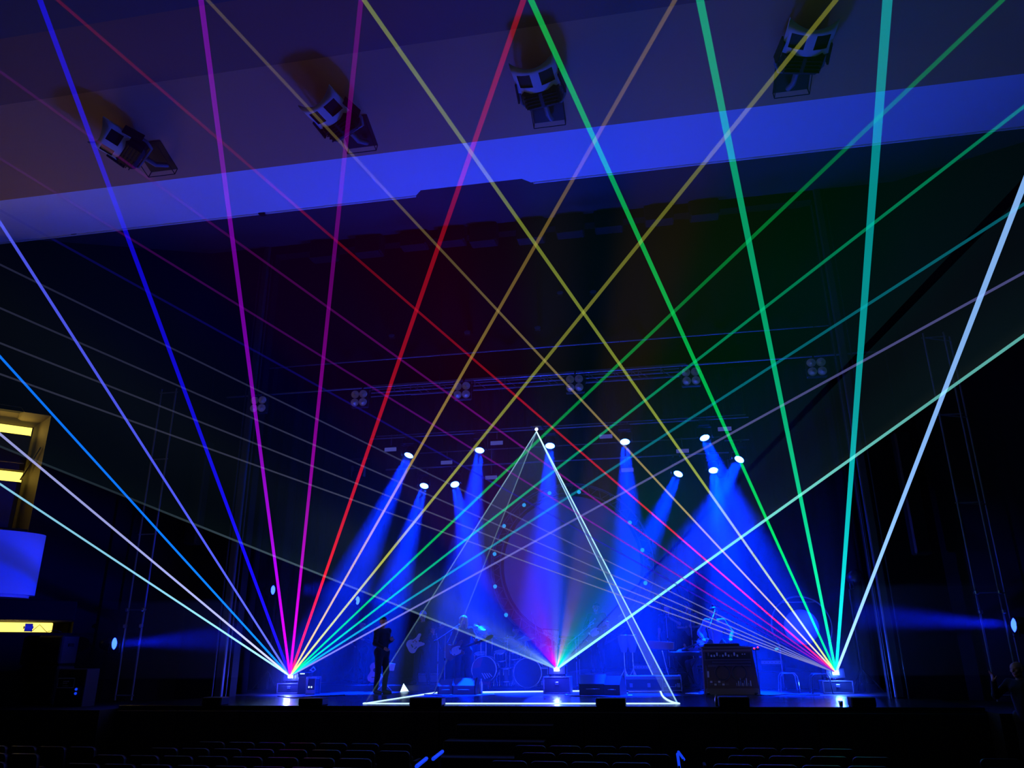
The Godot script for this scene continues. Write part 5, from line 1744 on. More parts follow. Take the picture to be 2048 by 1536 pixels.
		put("rim", MB.new().lathe([Vector2(0.132, hh - 0.025), Vector2(0.142, hh - 0.02), Vector2(0.142, hh + 0.006), Vector2(0.128, hh + 0.008)], Transform3D(), 20), M.chrome, cg)
		put("pole", MB.new().tube([Vector3(0, 0.3, 0), Vector3(0, hh - 0.42, 0)], 0.016, 6), M.chrome, cg)
		for k in 3:
			var a := TAU * k / 3 + 0.8
			put("leg", MB.new().tube([Vector3(0, 0.5, 0), Vector3(cos(a) * 0.3, 0.012, sin(a) * 0.3)], 0.011, 6), M.chrome, cg)
	# music desks
	for q in [[1322, 1291, -20.0, 0.62, 0.2, "orange-lit wooden music desk left of the seated player", M.orange_lit_wood, 0.18], [779, 1334, -20.2, 0.28, 0.2, "small white music desk on a silver pole behind the man in black", M.paper, -0.12]]:
		var dp := at_z(q[0], q[1], q[2])
		var md := thing("music_stand", q[5], "music stand", Vector3(dp.x, DECK, dp.z))
		var h := dp.y - DECK
		put("desk", MB.new().box(Vector3(0, h, 0), Vector3(q[3], q[4], 0.02), 0.005, Basis(Vector3.BACK, -0.08) * Basis(Vector3.RIGHT, -0.4)), q[6], md)
		put("ledge", MB.new().box(Vector3(0, h - 0.1, 0.06), Vector3(q[3], 0.02, 0.05), 0.005), M.black_metal, md)
		put("pole", MB.new().tube([Vector3(0, h - 0.02, -0.02), Vector3(q[7], 0.12, 0)], 0.013, 6), M.chrome, md)
		for k in 3:
			var a := TAU * k / 3 + 0.2
			put("leg", MB.new().tube([Vector3(q[7], 0.2, 0), Vector3(q[7] + cos(a) * 0.24, 0.012, sin(a) * 0.24)], 0.01, 6), M.chrome, md)
	# stage piano
	var kp := at_z(1372, 1308, -20.2)
	var ky := thing("stage_piano", "dark electric piano on crossed legs between the music desk and the brown cabinet", "keyboard", Vector3(kp.x, DECK, kp.z), 12)
	var kh := kp.y - DECK
	put("case", MB.new().box(Vector3(0, kh, 0), Vector3(0.8, 0.1, 0.3), 0.012), M.black_paint, ky)
	for i in 20:
		put("key", MB.new().box(Vector3(-0.36 + i * 0.038, kh + 0.056, -0.06), Vector3(0.034, 0.012, 0.13), 0.002), M.white_paint, ky)
	for sgn in [-1.0, 1.0]:
		put("leg", MB.new().tube([Vector3(0.3 * sgn, kh - 0.05, 0.03 * sgn), Vector3(-0.3 * sgn, 0.02, 0.03 * sgn)], 0.016, 6), M.black_metal, ky)
	put("foot_bar", MB.new().tube([Vector3(-0.3, 0.016, -0.18), Vector3(-0.3, 0.016, 0.18)], 0.014, 6), M.black_metal, ky)
	put("foot_bar", MB.new().tube([Vector3(0.3, 0.016, -0.18), Vector3(0.3, 0.016, 0.18)], 0.014, 6), M.black_metal, ky)
	tone_cabinet()
	gong()
	monitors()
	small_gear()


func tone_cabinet() -> void:
	var a := at_z(1411, 1389, -18.5)
	var b := at_z(1519, 1389, -18.5)
	var base := Vector3((a.x + b.x) / 2, DECK, -18.75)
	var o := thing("organ_cabinet", "big brown organ cabinet with two dark round openings, right of the road case", "cabinet", base)
	var w := b.x - a.x
	var h := at_z(1455, 1296, -18.5).y - DECK
	# the side walls lean in towards the top
	var out := PackedVector2Array([Vector2(-w / 2, 0), Vector2(w / 2 + 0.03, 0), Vector2(w / 2 - 0.06, h), Vector2(-w / 2 + 0.02, h)])
	put("body", MB.new().slab(out, -0.4, 0.2), M.cab_wood, o)
	put("plinth", MB.new().box(Vector3(0.01, 0.06, 0.22), Vector3(w - 0.02, 0.13, 0.05), 0.01), M.cab_panel, o)
	put("lid", MB.new().box(Vector3(-0.02, h + 0.015, -0.08), Vector3(w - 0.02, 0.04, 0.66), 0.01), M.cab_panel, o)
	put("top_rail", MB.new().box(Vector3(-0.02, h - 0.05, 0.21), Vector3(w - 0.12, 0.05, 0.03), 0.006), M.cab_panel, o)
	put("upper_panel", MB.new().box(Vector3(-0.02, h - 0.16, 0.2), Vector3(w - 0.16, 0.13, 0.02), 0.004), M.dark_box, o)
	for i in 11:
		put("switch", MB.new().box(Vector3(-w / 2 + 0.14 + i * 0.062, h - 0.15 + (0.02 if i % 3 == 0 else -0.012), 0.215), Vector3(0.034, 0.045 if i % 3 else 0.07, 0.02), 0.004), M.cab_pale if i % 4 else M.cab_panel, o)
	for x in [0.3, 0.35]:
		put("knob", MB.new().tube([Vector3(x, h - 0.13, 0.2), Vector3(x, h - 0.13, 0.235)], 0.014, 8), M.cab_pale, o)
	put("middle_rail", MB.new().box(Vector3(-0.02, h - 0.245, 0.21), Vector3(w - 0.14, 0.022, 0.03), 0.005), M.cab_panel, o)
	put("lower_panel", MB.new().box(Vector3(-0.01, 0.36, 0.2), Vector3(w - 0.14, 0.5, 0.02), 0.004), M.cab_wood, o)
	for y in [h - 0.3, h - 0.36]:
		put("louvre", MB.new().box(Vector3(0.05, y, 0.215), Vector3(w - 0.32, 0.035, 0.02), 0.014), M.cab_panel, o)
	put("label_plate", MB.new().box(Vector3(-0.36, h - 0.37, 0.215), Vector3(0.2, 0.05, 0.01), 0.004), M.cab_panel, o)
	for x in [-0.16, 0.2]:
		var t := Transform3D(Basis(Vector3.RIGHT, PI / 2), Vector3(x, 0.45, 0.212))
		put("speaker_opening", MB.new().lathe([Vector2(0.165, 0.006), Vector2(0.15, 0.012), Vector2(0.142, 0.0), Vector2(0.12, -0.006), Vector2(0, -0.008)], t, 28), M.black_paint, o)
		put("opening_rim", MB.new().lathe([Vector2(0.172, 0.0), Vector2(0.172, 0.014), Vector2(0.16, 0.016), Vector2(0.152, 0.008)], t, 28), M.cab_wood, o)
	put("handle_slot", MB.new().box(Vector3(-w / 2 + 0.1, 0.42, 0.216), Vector3(0.035, 0.13, 0.014), 0.006), M.cab_pale, o)
	for i in 9:
		put("socket", MB.new().box(Vector3(-w / 2 + 0.15 + (i % 5) * 0.085, 0.21 + (0.055 if i > 4 else 0.0), 0.216), Vector3(0.05 if i % 2 else 0.07, 0.04, 0.014), 0.004), M.cab_pale if i % 2 else M.cab_panel, o)
	for i in 8:
		put("valve", MB.new().tube([Vector3(0.12 + i * 0.042, 0.18, 0.215), Vector3(0.12 + i * 0.042, 0.24 + 0.05 * (i % 3), 0.215)], 0.011, 6), M.cab_pale if i % 2 else M.steel, o)
	put("corner", MB.new().box(Vector3(-w / 2 + 0.06, 0.04, 0.25), Vector3(0.04, 0.03, 0.01), 0.004), M.cab_pale, o)
	for x in [-w / 2 + 0.06, w / 2 - 0.06]:
		put("castor", MB.new().box(Vector3(x, 0.02, 0.24), Vector3(0.08, 0.05, 0.06), 0.015), M.black_paint, o)
	# the keyboard that stands behind it
	var kb := thing("organ_keyboard", "organ keyboard on top of the brown cabinet, under the organist's hands", "keyboard", base + Vector3(-0.1, h + 0.035, -0.25))
	put("case", MB.new().box(Vector3(0, 0.03, 0), Vector3(0.78, 0.06, 0.28), 0.01), M.black_paint, kb)
	for i in 22:
		put("key", MB.new().box(Vector3(-0.35 + i * 0.0335, 0.064, -0.06), Vector3(0.03, 0.01, 0.12), 0.002), M.white_paint, kb)
	var rd := at_z(1511, 1296, -18.9)
	var led := thing("red_lamp", "small red lamp glowing at the top right corner of the brown cabinet", "lamp", rd)
	put("led", MB.new().ball(Vector3(-0.03, -0.01, 0), 0.022, 8), M.red_led, led)
	put("led", MB.new().ball(Vector3(0.05, 0.015, 0), 0.022, 8), M.red_led, led)
	put("housing", MB.new().box(Vector3(0.01, -0.02, -0.04), Vector3(0.16, 0.06, 0.06), 0.01), M.black_metal, led)
	put("stalk", MB.new().tube([Vector3(0.0, -0.03, -0.04), Vector3(0.0, DECK + 0.01 - rd.y, -0.04)], 0.01, 6), M.black_metal, led)


func gong() -> void:
	var c := at_z(1604, 1254, -21.0)
	var o := thing("gong", "blue-lit gong hanging in a round tube frame at the right of the stage", "gong", Vector3(c.x, DECK, c.z))
	var y := c.y - DECK
	var t := Transform3D(Basis(Vector3.RIGHT, PI / 2), Vector3(0, y, 0))
	put("disc", MB.new().lathe([Vector2(0, 0.045), Vector2(0.09, 0.04), Vector2(0.12, 0.02), Vector2(0.4, 0.01), Vector2(0.43, -0.04), Vector2(0.4, -0.035), Vector2(0, -0.01)], t, 40), M.gong_metal, o)
	var pts := []
	for i in 33:
		var a := deg_to_rad(-35 + i * 250.0 / 32)
		pts.append(Vector3(cos(a) * 0.72, y + 0.02 + sin(a) * 0.72, -0.02))
	put("frame", MB.new().tube(pts, 0.022, 8), M.steel, o)
	put("crossbar", MB.new().tube([Vector3(-0.42, y + 0.6, -0.02), Vector3(0.42, y + 0.6, -0.02)], 0.016, 6), M.steel, o)
	for x in [-0.25, 0.25]:
		put("cord", MB.new().tube([Vector3(x, y + 0.6, -0.02), Vector3(x * 0.8, y + 0.37, 0)], 0.006, 5), M.black_paint, o)
	for e in [pts[0], pts[32]]:
		put("leg", MB.new().tube([e, Vector3(e.x, 0.03, -0.02)], 0.02, 8), M.steel, o)
		put("foot", MB.new().tube([Vector3(e.x, 0.022, -0.3), Vector3(e.x, 0.022, 0.3)], 0.02, 8), M.steel, o)
	# mallet rest lamp
	var bl := at_z(1553, 1298, -20.9)
	var l := thing("blue_lamp", "tiny bright blue lamp on the left leg of the gong frame", "lamp", bl)
	put("led", MB.new().ball(Vector3(0, 0, 0.02), Vector3(0.05, 0.03, 0.03), 8), M.cyan_led, l)
	put("housing", MB.new().box(Vector3(0, 0, -0.03), Vector3(0.1, 0.06, 0.06), 0.01), M.black_metal, l)


func wedge(label: String, px0: float, px1: float, py_top: float, z: float, depth: float, turn := 0.0, skin := "wedge_black") -> void:
	var a := at_z(px0, 1388, z)
	var b := at_z(px1, 1388, z)
	var h := at_z((px0 + px1) / 2, py_top, z - depth * 0.5).y - DECK
	var w := b.x - a.x
	var o := thing("monitor_speaker", label, "monitor speaker", Vector3((a.x + b.x) / 2, DECK, z), turn)
	var prof := MB.new()
	zy_slab(prof, [Vector2(0.0, 0.0), Vector2(0.0, h * 0.55), Vector2(-depth * 0.35, h), Vector2(-depth * 0.5, h), Vector2(-depth, h * 0.35), Vector2(-depth, 0.0)], -w / 2, w / 2)
	put("cabinet", prof, M[skin], o)
	for x in [-w / 2, w / 2]:
		var s := MB.new()
		zy_slab(s, [Vector2(0.012, 0.0), Vector2(0.012, h * 0.56), Vector2(-depth * 0.35, h + 0.012), Vector2(-depth * 0.51, h + 0.012), Vector2(-depth - 0.01, h * 0.36), Vector2(-depth - 0.01, 0.0)], x - 0.012, x + 0.012)
		put("side_cheek", s, M.black_paint, o)
	put("handle", MB.new().tube([Vector3(-w * 0.25, h * 0.3, 0.01), Vector3(-w * 0.25, h * 0.3, 0.03), Vector3(w * 0.25, h * 0.3, 0.03), Vector3(w * 0.25, h * 0.3, 0.01)], 0.01, 6), M.grey_paint, o)
	var g := MB.new()
	var q0 := Vector3(0, h * 0.96, -depth * 0.53)
	var q1 := Vector3(0, h * 0.4, -depth * 0.97)
	g.box((q0 + q1) / 2 + Vector3(0, 0.008, -0.008), Vector3(w * 0.9, 0.012, (q1 - q0).length() * 0.9), 0.003, Basis(Vector3.RIGHT, atan2(q0.y - q1.y, q0.z - q1.z) * -1.0))
	put("grille", g, M.black_metal, o)


func monitors() -> void:
	wedge("low wedge monitor with its sloping top lit blue, in front of the long-haired singer", 905, 950, 1356, -18.6, 0.5, 0.0, "wedge_lit")
	wedge("wedge monitor left of the blue-topped one, half behind it", 876, 907, 1358, -18.75, 0.5, 0.0, "wedge_lit")
	wedge("black wedge monitor right of the middle projector, seen from behind", 1160, 1212, 1349, -18.4, 0.55, 4)
	wedge("narrow black wedge monitor turned aside, left of the road case", 1209, 1240, 1352, -18.35, 0.5, -14)
	var a := at_z(1252, 1382, -19.4)
	var b := at_z(1364, 1382, -19.4)
	var w := b.x - a.x
	var h := at_z(1300, 1352, -19.5).y - DECK
	var o := thing("road_case", "long flat road case with metal edges behind the right wedge monitors", "flight case", Vector3((a.x + b.x) / 2, DECK, -19.65))
	put("case_body", MB.new().box(Vector3(0, h / 2 + 0.02, 0), Vector3(w, h - 0.04, 0.46), 0.012), M.dark_box, o)
	put("lid", MB.new().box(Vector3(0, h - 0.02, 0), Vector3(w + 0.02, 0.06, 0.48), 0.012), M.grey_paint, o)
	for y in [0.05, h - 0.06]:
		put("edging", MB.new().box(Vector3(0, y, 0.235), Vector3(w, 0.022, 0.012), 0.004), M.steel, o)
	for x in [-w / 2, w * 0.17, w / 2]:
		put("edging", MB.new().box(Vector3(x, h / 2, 0.235), Vector3(0.022, h - 0.05, 0.014), 0.004), M.steel, o)
	for x in [-w * 0.4, -w * 0.08, w * 0.22, w * 0.45]:
		put("latch", MB.new().box(Vector3(x, h * 0.45, 0.24), Vector3(0.07, 0.09, 0.014), 0.006), M.steel, o)
	put("handle", MB.new().tube([Vector3(w * 0.28, h * 0.5, 0.235), Vector3(w * 0.28, h * 0.36, 0.26), Vector3(w * 0.4, h * 0.36, 0.26), Vector3(w * 0.4, h * 0.5, 0.235)], 0.009, 6), M.chrome, o)
	for x in [-w * 0.48, w * 0.48]:
		for z in [-0.2, 0.2]:
			put("corner", MB.new().ball(Vector3(x, h, z), 0.035, 8), M.chrome, o)
			put("castor", MB.new().tube([Vector3(x - 0.015, 0.025, z), Vector3(x + 0.015, 0.025, z)], 0.025, 10), M.black_paint, o)


func amp(label: String, px: float, py0: float, py1: float, z: float, wd: float, foot: float, front: Material, deep := 0.3) -> void:
	var c := at_z(px, (py0 + py1) / 2, z)
	var h := at_z(px, py0, z).y - foot
	var o := thing("amplifier", label, "amplifier", Vector3(c.x, foot, z))
	put("cabinet", MB.new().box(Vector3(0, h / 2, -deep / 2), Vector3(wd, h, deep), 0.02), M.dark_box, o)
	put("speaker_cloth", MB.new().box(Vector3(0, h * 0.42, 0.005), Vector3(wd * 0.86, h * 0.7, 0.012), 0.004), front, o)
	put("control_panel", MB.new().box(Vector3(0, h * 0.88, 0.005), Vector3(wd * 0.86, h * 0.12, 0.012), 0.004), M.steel, o)
	for i in 5:
		put("knob", MB.new().tube([Vector3(wd * (-0.3 + 0.15 * i), h * 0.88, 0.01), Vector3(wd * (-0.3 + 0.15 * i), h * 0.88, 0.03)], 0.011, 6), M.black_paint, o)
	put("handle", MB.new().tube([Vector3(-0.08, h, -deep / 2), Vector3(-0.06, h + 0.03, -deep / 2), Vector3(0.06, h + 0.03, -deep / 2), Vector3(0.08, h, -deep / 2)], 0.01, 6), M.black_metal, o)


func small_gear() -> void:
	amp("small amplifier with a pale front behind the pale guitarist's feet", 846, 1346, 1368, -21.6, 0.3, DECK + 0.15, M.grey_paint)
	amp("small amplifier with a pale front between the guitarist and the singer", 868, 1346, 1368, -21.7, 0.3, DECK + 0.15, M.grey_paint)
	amp("tall dark amplifier stack right of the brown cabinet", 1546, 1318, 1372, -22.0, 0.62, DECK, M.drape, 0.4)
	amp("dark guitar amplifier right of the congas", 1285, 1328, 1356, -21.1, 0.5, DECK, M.drape)
	# gear round the left projector
	var p := at_z(620, 1392, -18.6)
	var rk := thing("open_rack", "small open rack frame with two white lamps, right of the left projector", "rack", Vector3(p.x, DECK, -18.6))
	for x in [-0.11, 0.11]:
		for z in [0.0, -0.3]:
			put("post", MB.new().box(Vector3(x, 0.2, z), Vector3(0.022, 0.4, 0.022), 0.004), M.steel, rk)
	for y in [0.02, 0.39]:
		put("rail", MB.new().box(Vector3(0, y, 0), Vector3(0.24, 0.022, 0.022), 0.004), M.steel, rk)
		put("rail", MB.new().box(Vector3(0, y, -0.3), Vector3(0.24, 0.022, 0.022), 0.004), M.steel, rk)
	put("unit", MB.new().box(Vector3(0, 0.2, -0.15), Vector3(0.2, 0.34, 0.28), 0.01), M.dark_box, rk)
	put("blue_base", MB.new().box(Vector3(0, 0.06, 0.004), Vector3(0.2, 0.09, 0.012), 0.004), M.cloth_blue, rk)
	for x in [-0.045, 0.02]:
		put("lamp", MB.new().ball(Vector3(x, 0.17, 0.0), 0.02, 8), M.white_glow, rk)
	var mx := at_z(607, 1350, -18.9)
	var mm := thing("small_mixer", "small mixing box glinting pale green on the cases right of the left projector", "mixer", Vector3(mx.x, DECK, mx.z))
	var mh := mx.y - DECK
	put("stand", MB.new().box(Vector3(0, mh / 2 - 0.02, -0.1), Vector3(0.26, mh - 0.04, 0.24), 0.01), M.dark_box, mm)
	put("box", MB.new().box(Vector3(0, mh + 0.02, -0.1), Vector3(0.3, 0.08, 0.24), 0.01), M.black_metal, mm)
	put("cover", MB.new().box(Vector3(-0.02, mh + 0.03, 0.025), Vector3(0.12, 0.02, 0.02), 0.006), M.white_glow, mm)  # cover made to glow, imitating a pale glint
	put("cable_coil", MB.new().tube([Vector3(0.12, mh + 0.1, -0.1), Vector3(0.2, mh + 0.18, -0.1), Vector3(0.26, mh + 0.12, -0.1), Vector3(0.2, mh + 0.07, -0.1), Vector3(0.12, mh + 0.12, -0.08)], 0.014, 6), M.cloth_blue, mm)
	# effect pedals
	for q in [[687, 1377, "red-glowing effect pedal leftmost of three at the front left", M.red_led], [700, 1377, "red-glowing effect pedal in the middle of three at the front left", M.red_led], [714, 1377, "red-glowing effect pedal rightmost of three, nearest the man in black", M.red_led], [646, 1377, "effect pedal with a white lamp, left of a pair by the rack frame", M.white_glow], [660, 1376, "effect pedal with a white lamp, right of a pair by the rack frame", M.white_glow]]:
		var e := at_y(q[0], q[1] + 4, DECK)
		var pd := thing("effect_pedal", q[2], "pedal", e)
		put("box", MB.new().box(Vector3(0, 0.03, 0), Vector3(0.1, 0.06, 0.14), 0.01), M.dark_box, pd)
		put("foot_switch", MB.new().tube([Vector3(0, 0.06, 0.04), Vector3(0, 0.075, 0.04)], 0.012, 8), M.chrome, pd)
		put("led", MB.new().tube([Vector3(-0.03, 0.066, -0.03), Vector3(0.025, 0.075, -0.03)], 0.012, 6), q[3], pd)
	# acoustic guitar on a stand
	var g := at_z(749, 1360, -20.3)
	var ag := thing("acoustic_guitar", "lilac acoustic guitar leaning on a stand behind the man in black", "guitar", Vector3(g.x, DECK + 0.15, g.z))
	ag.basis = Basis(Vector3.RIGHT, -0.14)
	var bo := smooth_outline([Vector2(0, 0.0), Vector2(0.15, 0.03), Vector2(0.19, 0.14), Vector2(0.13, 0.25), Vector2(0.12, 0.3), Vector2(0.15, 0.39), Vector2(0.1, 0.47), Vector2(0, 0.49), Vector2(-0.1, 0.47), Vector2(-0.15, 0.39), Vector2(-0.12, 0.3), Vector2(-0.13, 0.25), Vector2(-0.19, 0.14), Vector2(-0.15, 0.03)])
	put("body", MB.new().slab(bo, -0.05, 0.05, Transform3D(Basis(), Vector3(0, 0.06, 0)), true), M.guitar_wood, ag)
	put("sound_hole", MB.new().tube([Vector3(0, 0.36, 0.045), Vector3(0, 0.36, 0.053)], 0.05, 16), M.black_paint, ag)
	put("bridge", MB.new().box(Vector3(0, 0.18, 0.056), Vector3(0.15, 0.03, 0.012), 0.004), M.amber_wood, ag)
	put("neck", MB.new().box(Vector3(0, 0.8, 0.05), Vector3(0.055, 0.6, 0.03), 0.01), M.amber_wood, ag)
	put("headstock", MB.new().box(Vector3(0, 1.16, 0.045), Vector3(0.08, 0.16, 0.02), 0.01), M.amber_wood, ag)
	var gs := thing("guitar_stand", "black folding stand under the lilac acoustic guitar", "stand", Vector3(g.x, DECK + 0.15, g.z - 0.1))
	put("post", MB.new().tube([Vector3(0, 0.0, -0.12), Vector3(0, 0.6, -0.16)], 0.012, 6), M.black_metal, gs)
	for x in [-0.12, 0.12]:
		put("leg", MB.new().tube([Vector3(0, 0.25, -0.12), Vector3(x * 1.6, 0.012, 0.1)], 0.01, 6), M.black_metal, gs)
		put("arm", MB.new().tube([Vector3(x, 0.05, -0.06), Vector3(x, 0.03, 0.2)], 0.01, 6), M.black_metal, gs)
	# papers, tape, bottle
	var tent := at_y(808, 1384, DECK)
	var te := thing("glow_card", "glowing card standing in for a light spot on the floor, left of the wedges", "card", tent)
	put("card", MB.new().slab(PackedVector2Array([Vector2(-0.1, 0), Vector2(0.12, 0.02), Vector2(-0.02, 0.2)]), -0.01, 0.01), M.white_glow, te)  # emissive card put in for a bright spot of light
	put("foot", MB.new().box(Vector3(0.02, 0.006, -0.06), Vector3(0.2, 0.012, 0.14), 0.003), M.paper, te)
	for q in [[976, 1388.5, 0.28, "white set-list sheet on the floor right of the water bottle"], [1250, 1386.5, 0.14, "small white paper on the floor left of the road case"], [1260, 1391, 0.1, "scrap of white tape on the floor in front of the road case"], [1384, 1387.5, 0.28, "white set-list sheet on the floor left of the brown cabinet"], [958, 1390, 0.08, "scrap of white tape on the floor beside the water bottle"], [1345, 1383.5, 0.05, "tiny white mark on the floor beside the laser outline"]]:
		var e := at_y(q[0], q[1], DECK)
		var sh := thing("paper_sheet", q[3], "paper", e)
		put("sheet", MB.new().box(Vector3(0, 0.005, 0), Vector3(q[2], 0.01, 0.2), 0.002), M.paper, sh)
	var bt := at_y(962, 1388, DECK)
	var bo2 := thing("water_bottle", "tall pale water bottle standing on the stage right of the blue-topped wedge", "bottle", bt)
	put("bottle", MB.new().lathe([Vector2(0, 0), Vector2(0.036, 0.004), Vector2(0.038, 0.2), Vector2(0.03, 0.25), Vector2(0.014, 0.29), Vector2(0.014, 0.31)], Transform3D(), 14), M.paper, bo2)
	put("cap", MB.new().tube([Vector3(0, 0.31, 0), Vector3(0, 0.335, 0)], 0.016, 10), M.white_paint, bo2)
	# stools with bent tube legs
	for q in [[1582, 1347, 1386, "stool of bent chrome tube right of the brown cabinet"], [1646, 1349, 1388, "stool of dark bent tube under the right laser projector, in shade"]]:
		var b0 := at_y(q[0], q[2], DECK)
		var hh := at_z(q[0], q[1], b0.z).y - DECK
		var sl := thing("tube_stool", q[3], "stool", b0)
		for z in [0.0, -0.34]:
			put("bent_leg", MB.new().tube([Vector3(-0.21, 0.0, z), Vector3(-0.18, hh - 0.06, z), Vector3(-0.13, hh, z), Vector3(0.13, hh, z), Vector3(0.18, hh - 0.06, z), Vector3(0.21, 0.0, z)], 0.014, 8), M.chrome if q[0] < 1600 else M.black_metal, sl)
		put("seat", MB.new().box(Vector3(0, hh + 0.0, -0.17), Vector3(0.26, 0.03, 0.3), 0.01), M.black_paint, sl)
	# cables
	for q in [[[560, 1394], [590, 1397], [640, 1393], [690, 1391], "black cable running along the floor from the left projector"], [[905, 1392], [880, 1393], [850, 1390], [820, 1386], "black cable curling on the floor left of the singer's wedges"], [[1135, 1391], [1150, 1393], [1170, 1394], [1215, 1394], "black cable on the floor in front of the right wedges"], [[1520, 1391], [1545, 1392], [1580, 1390], [1640, 1391], "black cable running right from the brown cabinet"]]:
		var p0 := at_y(q[0][0], q[0][1], DECK)
		var pts := []
		var cv := Curve3D.new()
		for i in 4:
			cv.add_point(at_y(q[i][0], q[i][1], DECK) - p0 + Vector3(0, 0.012, 0), Vector3(-0.1, 0, 0.1 * (1 if i % 2 else -1)), Vector3(0.1, 0, -0.1 * (1 if i % 2 else -1)))
		for i in 17:
			pts.append(cv.sample_baked(cv.get_baked_length() * i / 16.0))
		var cb := thing("cable", q[4], "cable", p0)
		put("cord", MB.new().tube(pts, 0.012, 6), M.black_paint, cb)
		put("plug", MB.new().tube([pts[0], pts[0] + Vector3(-0.06, 0.004, 0)], 0.016, 6), M.steel, cb)


# ---------------------------------------------------------------- the front of the stage and the stalls
func front_edge() -> void:
	for q in [[398, 437, 1396, "black front speaker farthest left on the stage edge, in the dark"], [592, 640, 1398, "black front speaker on the stage edge under the left laser projector"], [815, 880, 1397, "black front speaker on the stage edge at the left end of the white laser outline"], [1190, 1250, 1398, "black front speaker on the stage edge below the right wedge monitors"], [1438, 1500, 1395, "black front speaker on the stage edge in front of the brown cabinet"], [1705, 1755, 1396, "black front speaker farthest right on the stage edge"]]:
		var a := at_z(q[0], 1400, EDGE + 0.1)
		var b := at_z(q[1], 1400, EDGE + 0.1)
		var h := at_z((q[0] + q[1]) / 2.0, q[2], EDGE + 0.1).y - DECK
		var w := b.x - a.x
		var o := thing("front_speaker", q[3], "loudspeaker", Vector3((a.x + b.x) / 2, DECK + 0.005, EDGE - 0.15))
		put("cabinet", MB.new().box(Vector3(0, h / 2, 0), Vector3(w, h, 0.3), 0.015), M.black_paint, o)
		put("grille", MB.new().box(Vector3(0, h / 2, 0.152), Vector3(w * 0.92, h * 0.86, 0.012), 0.005), M.black_metal, o)
		for x in [-w * 0.42, w * 0.42]:
			put("foot", MB.new().box(Vector3(x, 0.0, 0), Vector3(0.04, 0.012, 0.26), 0.003), M.black_paint, o)
	var gl := at_z(1435, 1404, EDGE - 0.2)
	var g := thing("bottle_on_edge", "small shiny bottle on the stage edge beside the front speaker of the brown cabinet", "bottle", Vector3(gl.x - 0.02, DECK + 0.005, gl.z))
	put("bottle", MB.new().lathe([Vector2(0, 0), Vector2(0.026, 0.002), Vector2(0.028, 0.11), Vector2(0.012, 0.15), Vector2(0.012, 0.17)], Transform3D(), 12), M.chrome, g)
	put("cap", MB.new().tube([Vector3(0, 0.17, 0), Vector3(0, 0.185, 0)], 0.013, 8), M.white_paint, g)
	var cu := at_z(1682, 1410, EDGE - 0.15)
	var c := thing("cup", "small bright cup on the stage edge under the right laser projector", "cup", Vector3(cu.x, DECK + 0.005, cu.z))
	put("cup", MB.new().lathe([Vector2(0, 0.002), Vector2(0.03, 0.002), Vector2(0.04, 0.09), Vector2(0.036, 0.09), Vector2(0.027, 0.01), Vector2(0, 0.01)], Transform3D(), 14), M.chrome, c)
	put("straw", MB.new().tube([Vector3(-0.02, 0.02, 0), Vector3(0.05, 0.13, 0)], 0.005, 6), M.white_paint, c)
	# speakers and cases in the left corner
	var plat := MB.new()
	plat.box(Vector3(-13.0, DECK - 0.7, -15.9), Vector3(2.0, 1.3, 2.4))
	struct("side_platform", plat, M.black_paint)
	var s0 := at_z(108, 1300, -15.4)
	for i in 2:
		var o := thing("loudspeaker", ["tall dark blue loudspeaker in the left corner, lower of the stack", "dark blue loudspeaker in the left corner, on top of the stack"][i], "loudspeaker", Vector3(s0.x, DECK - 0.05 + i * 0.8, -15.5))
		put("cabinet", MB.new().box(Vector3(0, 0.395 if i == 0 else 0.3, 0), Vector3(0.62, 0.79 if i == 0 else 0.6, 0.5), 0.03), M.dark_box, o)
		put("grille", MB.new().box(Vector3(0, 0.395 if i == 0 else 0.3, 0.26), Vector3(0.54, 0.7 if i == 0 else 0.52, 0.02), 0.01), M.drape, o)
		put("handle", MB.new().box(Vector3(0.32, 0.4, 0), Vector3(0.02, 0.06, 0.16), 0.008), M.black_metal, o)
	var r := at_z(140, 1366, -14.9)
	var rc := thing("rack_case", "rack case with a pale-edged panel and a small worn label, left of the stage", "flight case", Vector3(r.x, DECK - 0.05, -15.0))
	var ry := r.y - DECK + 0.05
	put("case_body", MB.new().box(Vector3(0, ry - 0.12, -0.12), Vector3(0.66, ry + 0.34, 0.4), 0.015), M.black_paint, rc)
	put("panel", MB.new().box(Vector3(-0.1, ry, 0.085), Vector3(0.36, 0.17, 0.015), 0.004), M.black_paint, rc)
	for y in [ry - 0.09, ry + 0.09]:
		put("edging", MB.new().box(Vector3(-0.1, y, 0.095), Vector3(0.38, 0.014, 0.012), 0.003), M.white_paint, rc)
	for x in [-0.29, 0.09]:
		put("edging", MB.new().box(Vector3(x, ry, 0.095), Vector3(0.014, 0.18, 0.012), 0.003), M.grey_paint, rc)
	for i in 7:
		put("label_mark", MB.new().box(Vector3(-0.15 + (i % 4) * 0.035, ry + 0.03 - (i / 4) * 0.035, 0.098), Vector3(0.026, 0.018, 0.006), 0.002), M.cab_pale, rc)
	put("label_line", MB.new().box(Vector3(-0.1, ry - 0.055, 0.098), Vector3(0.13, 0.008, 0.006), 0.002), M.cab_pale, rc)
	for y in [-0.12, -0.2]:
		put("pilot_lamp", MB.new().ball(Vector3(0.16, ry + y, 0.09), 0.028, 8), M.blue_strip, rc)


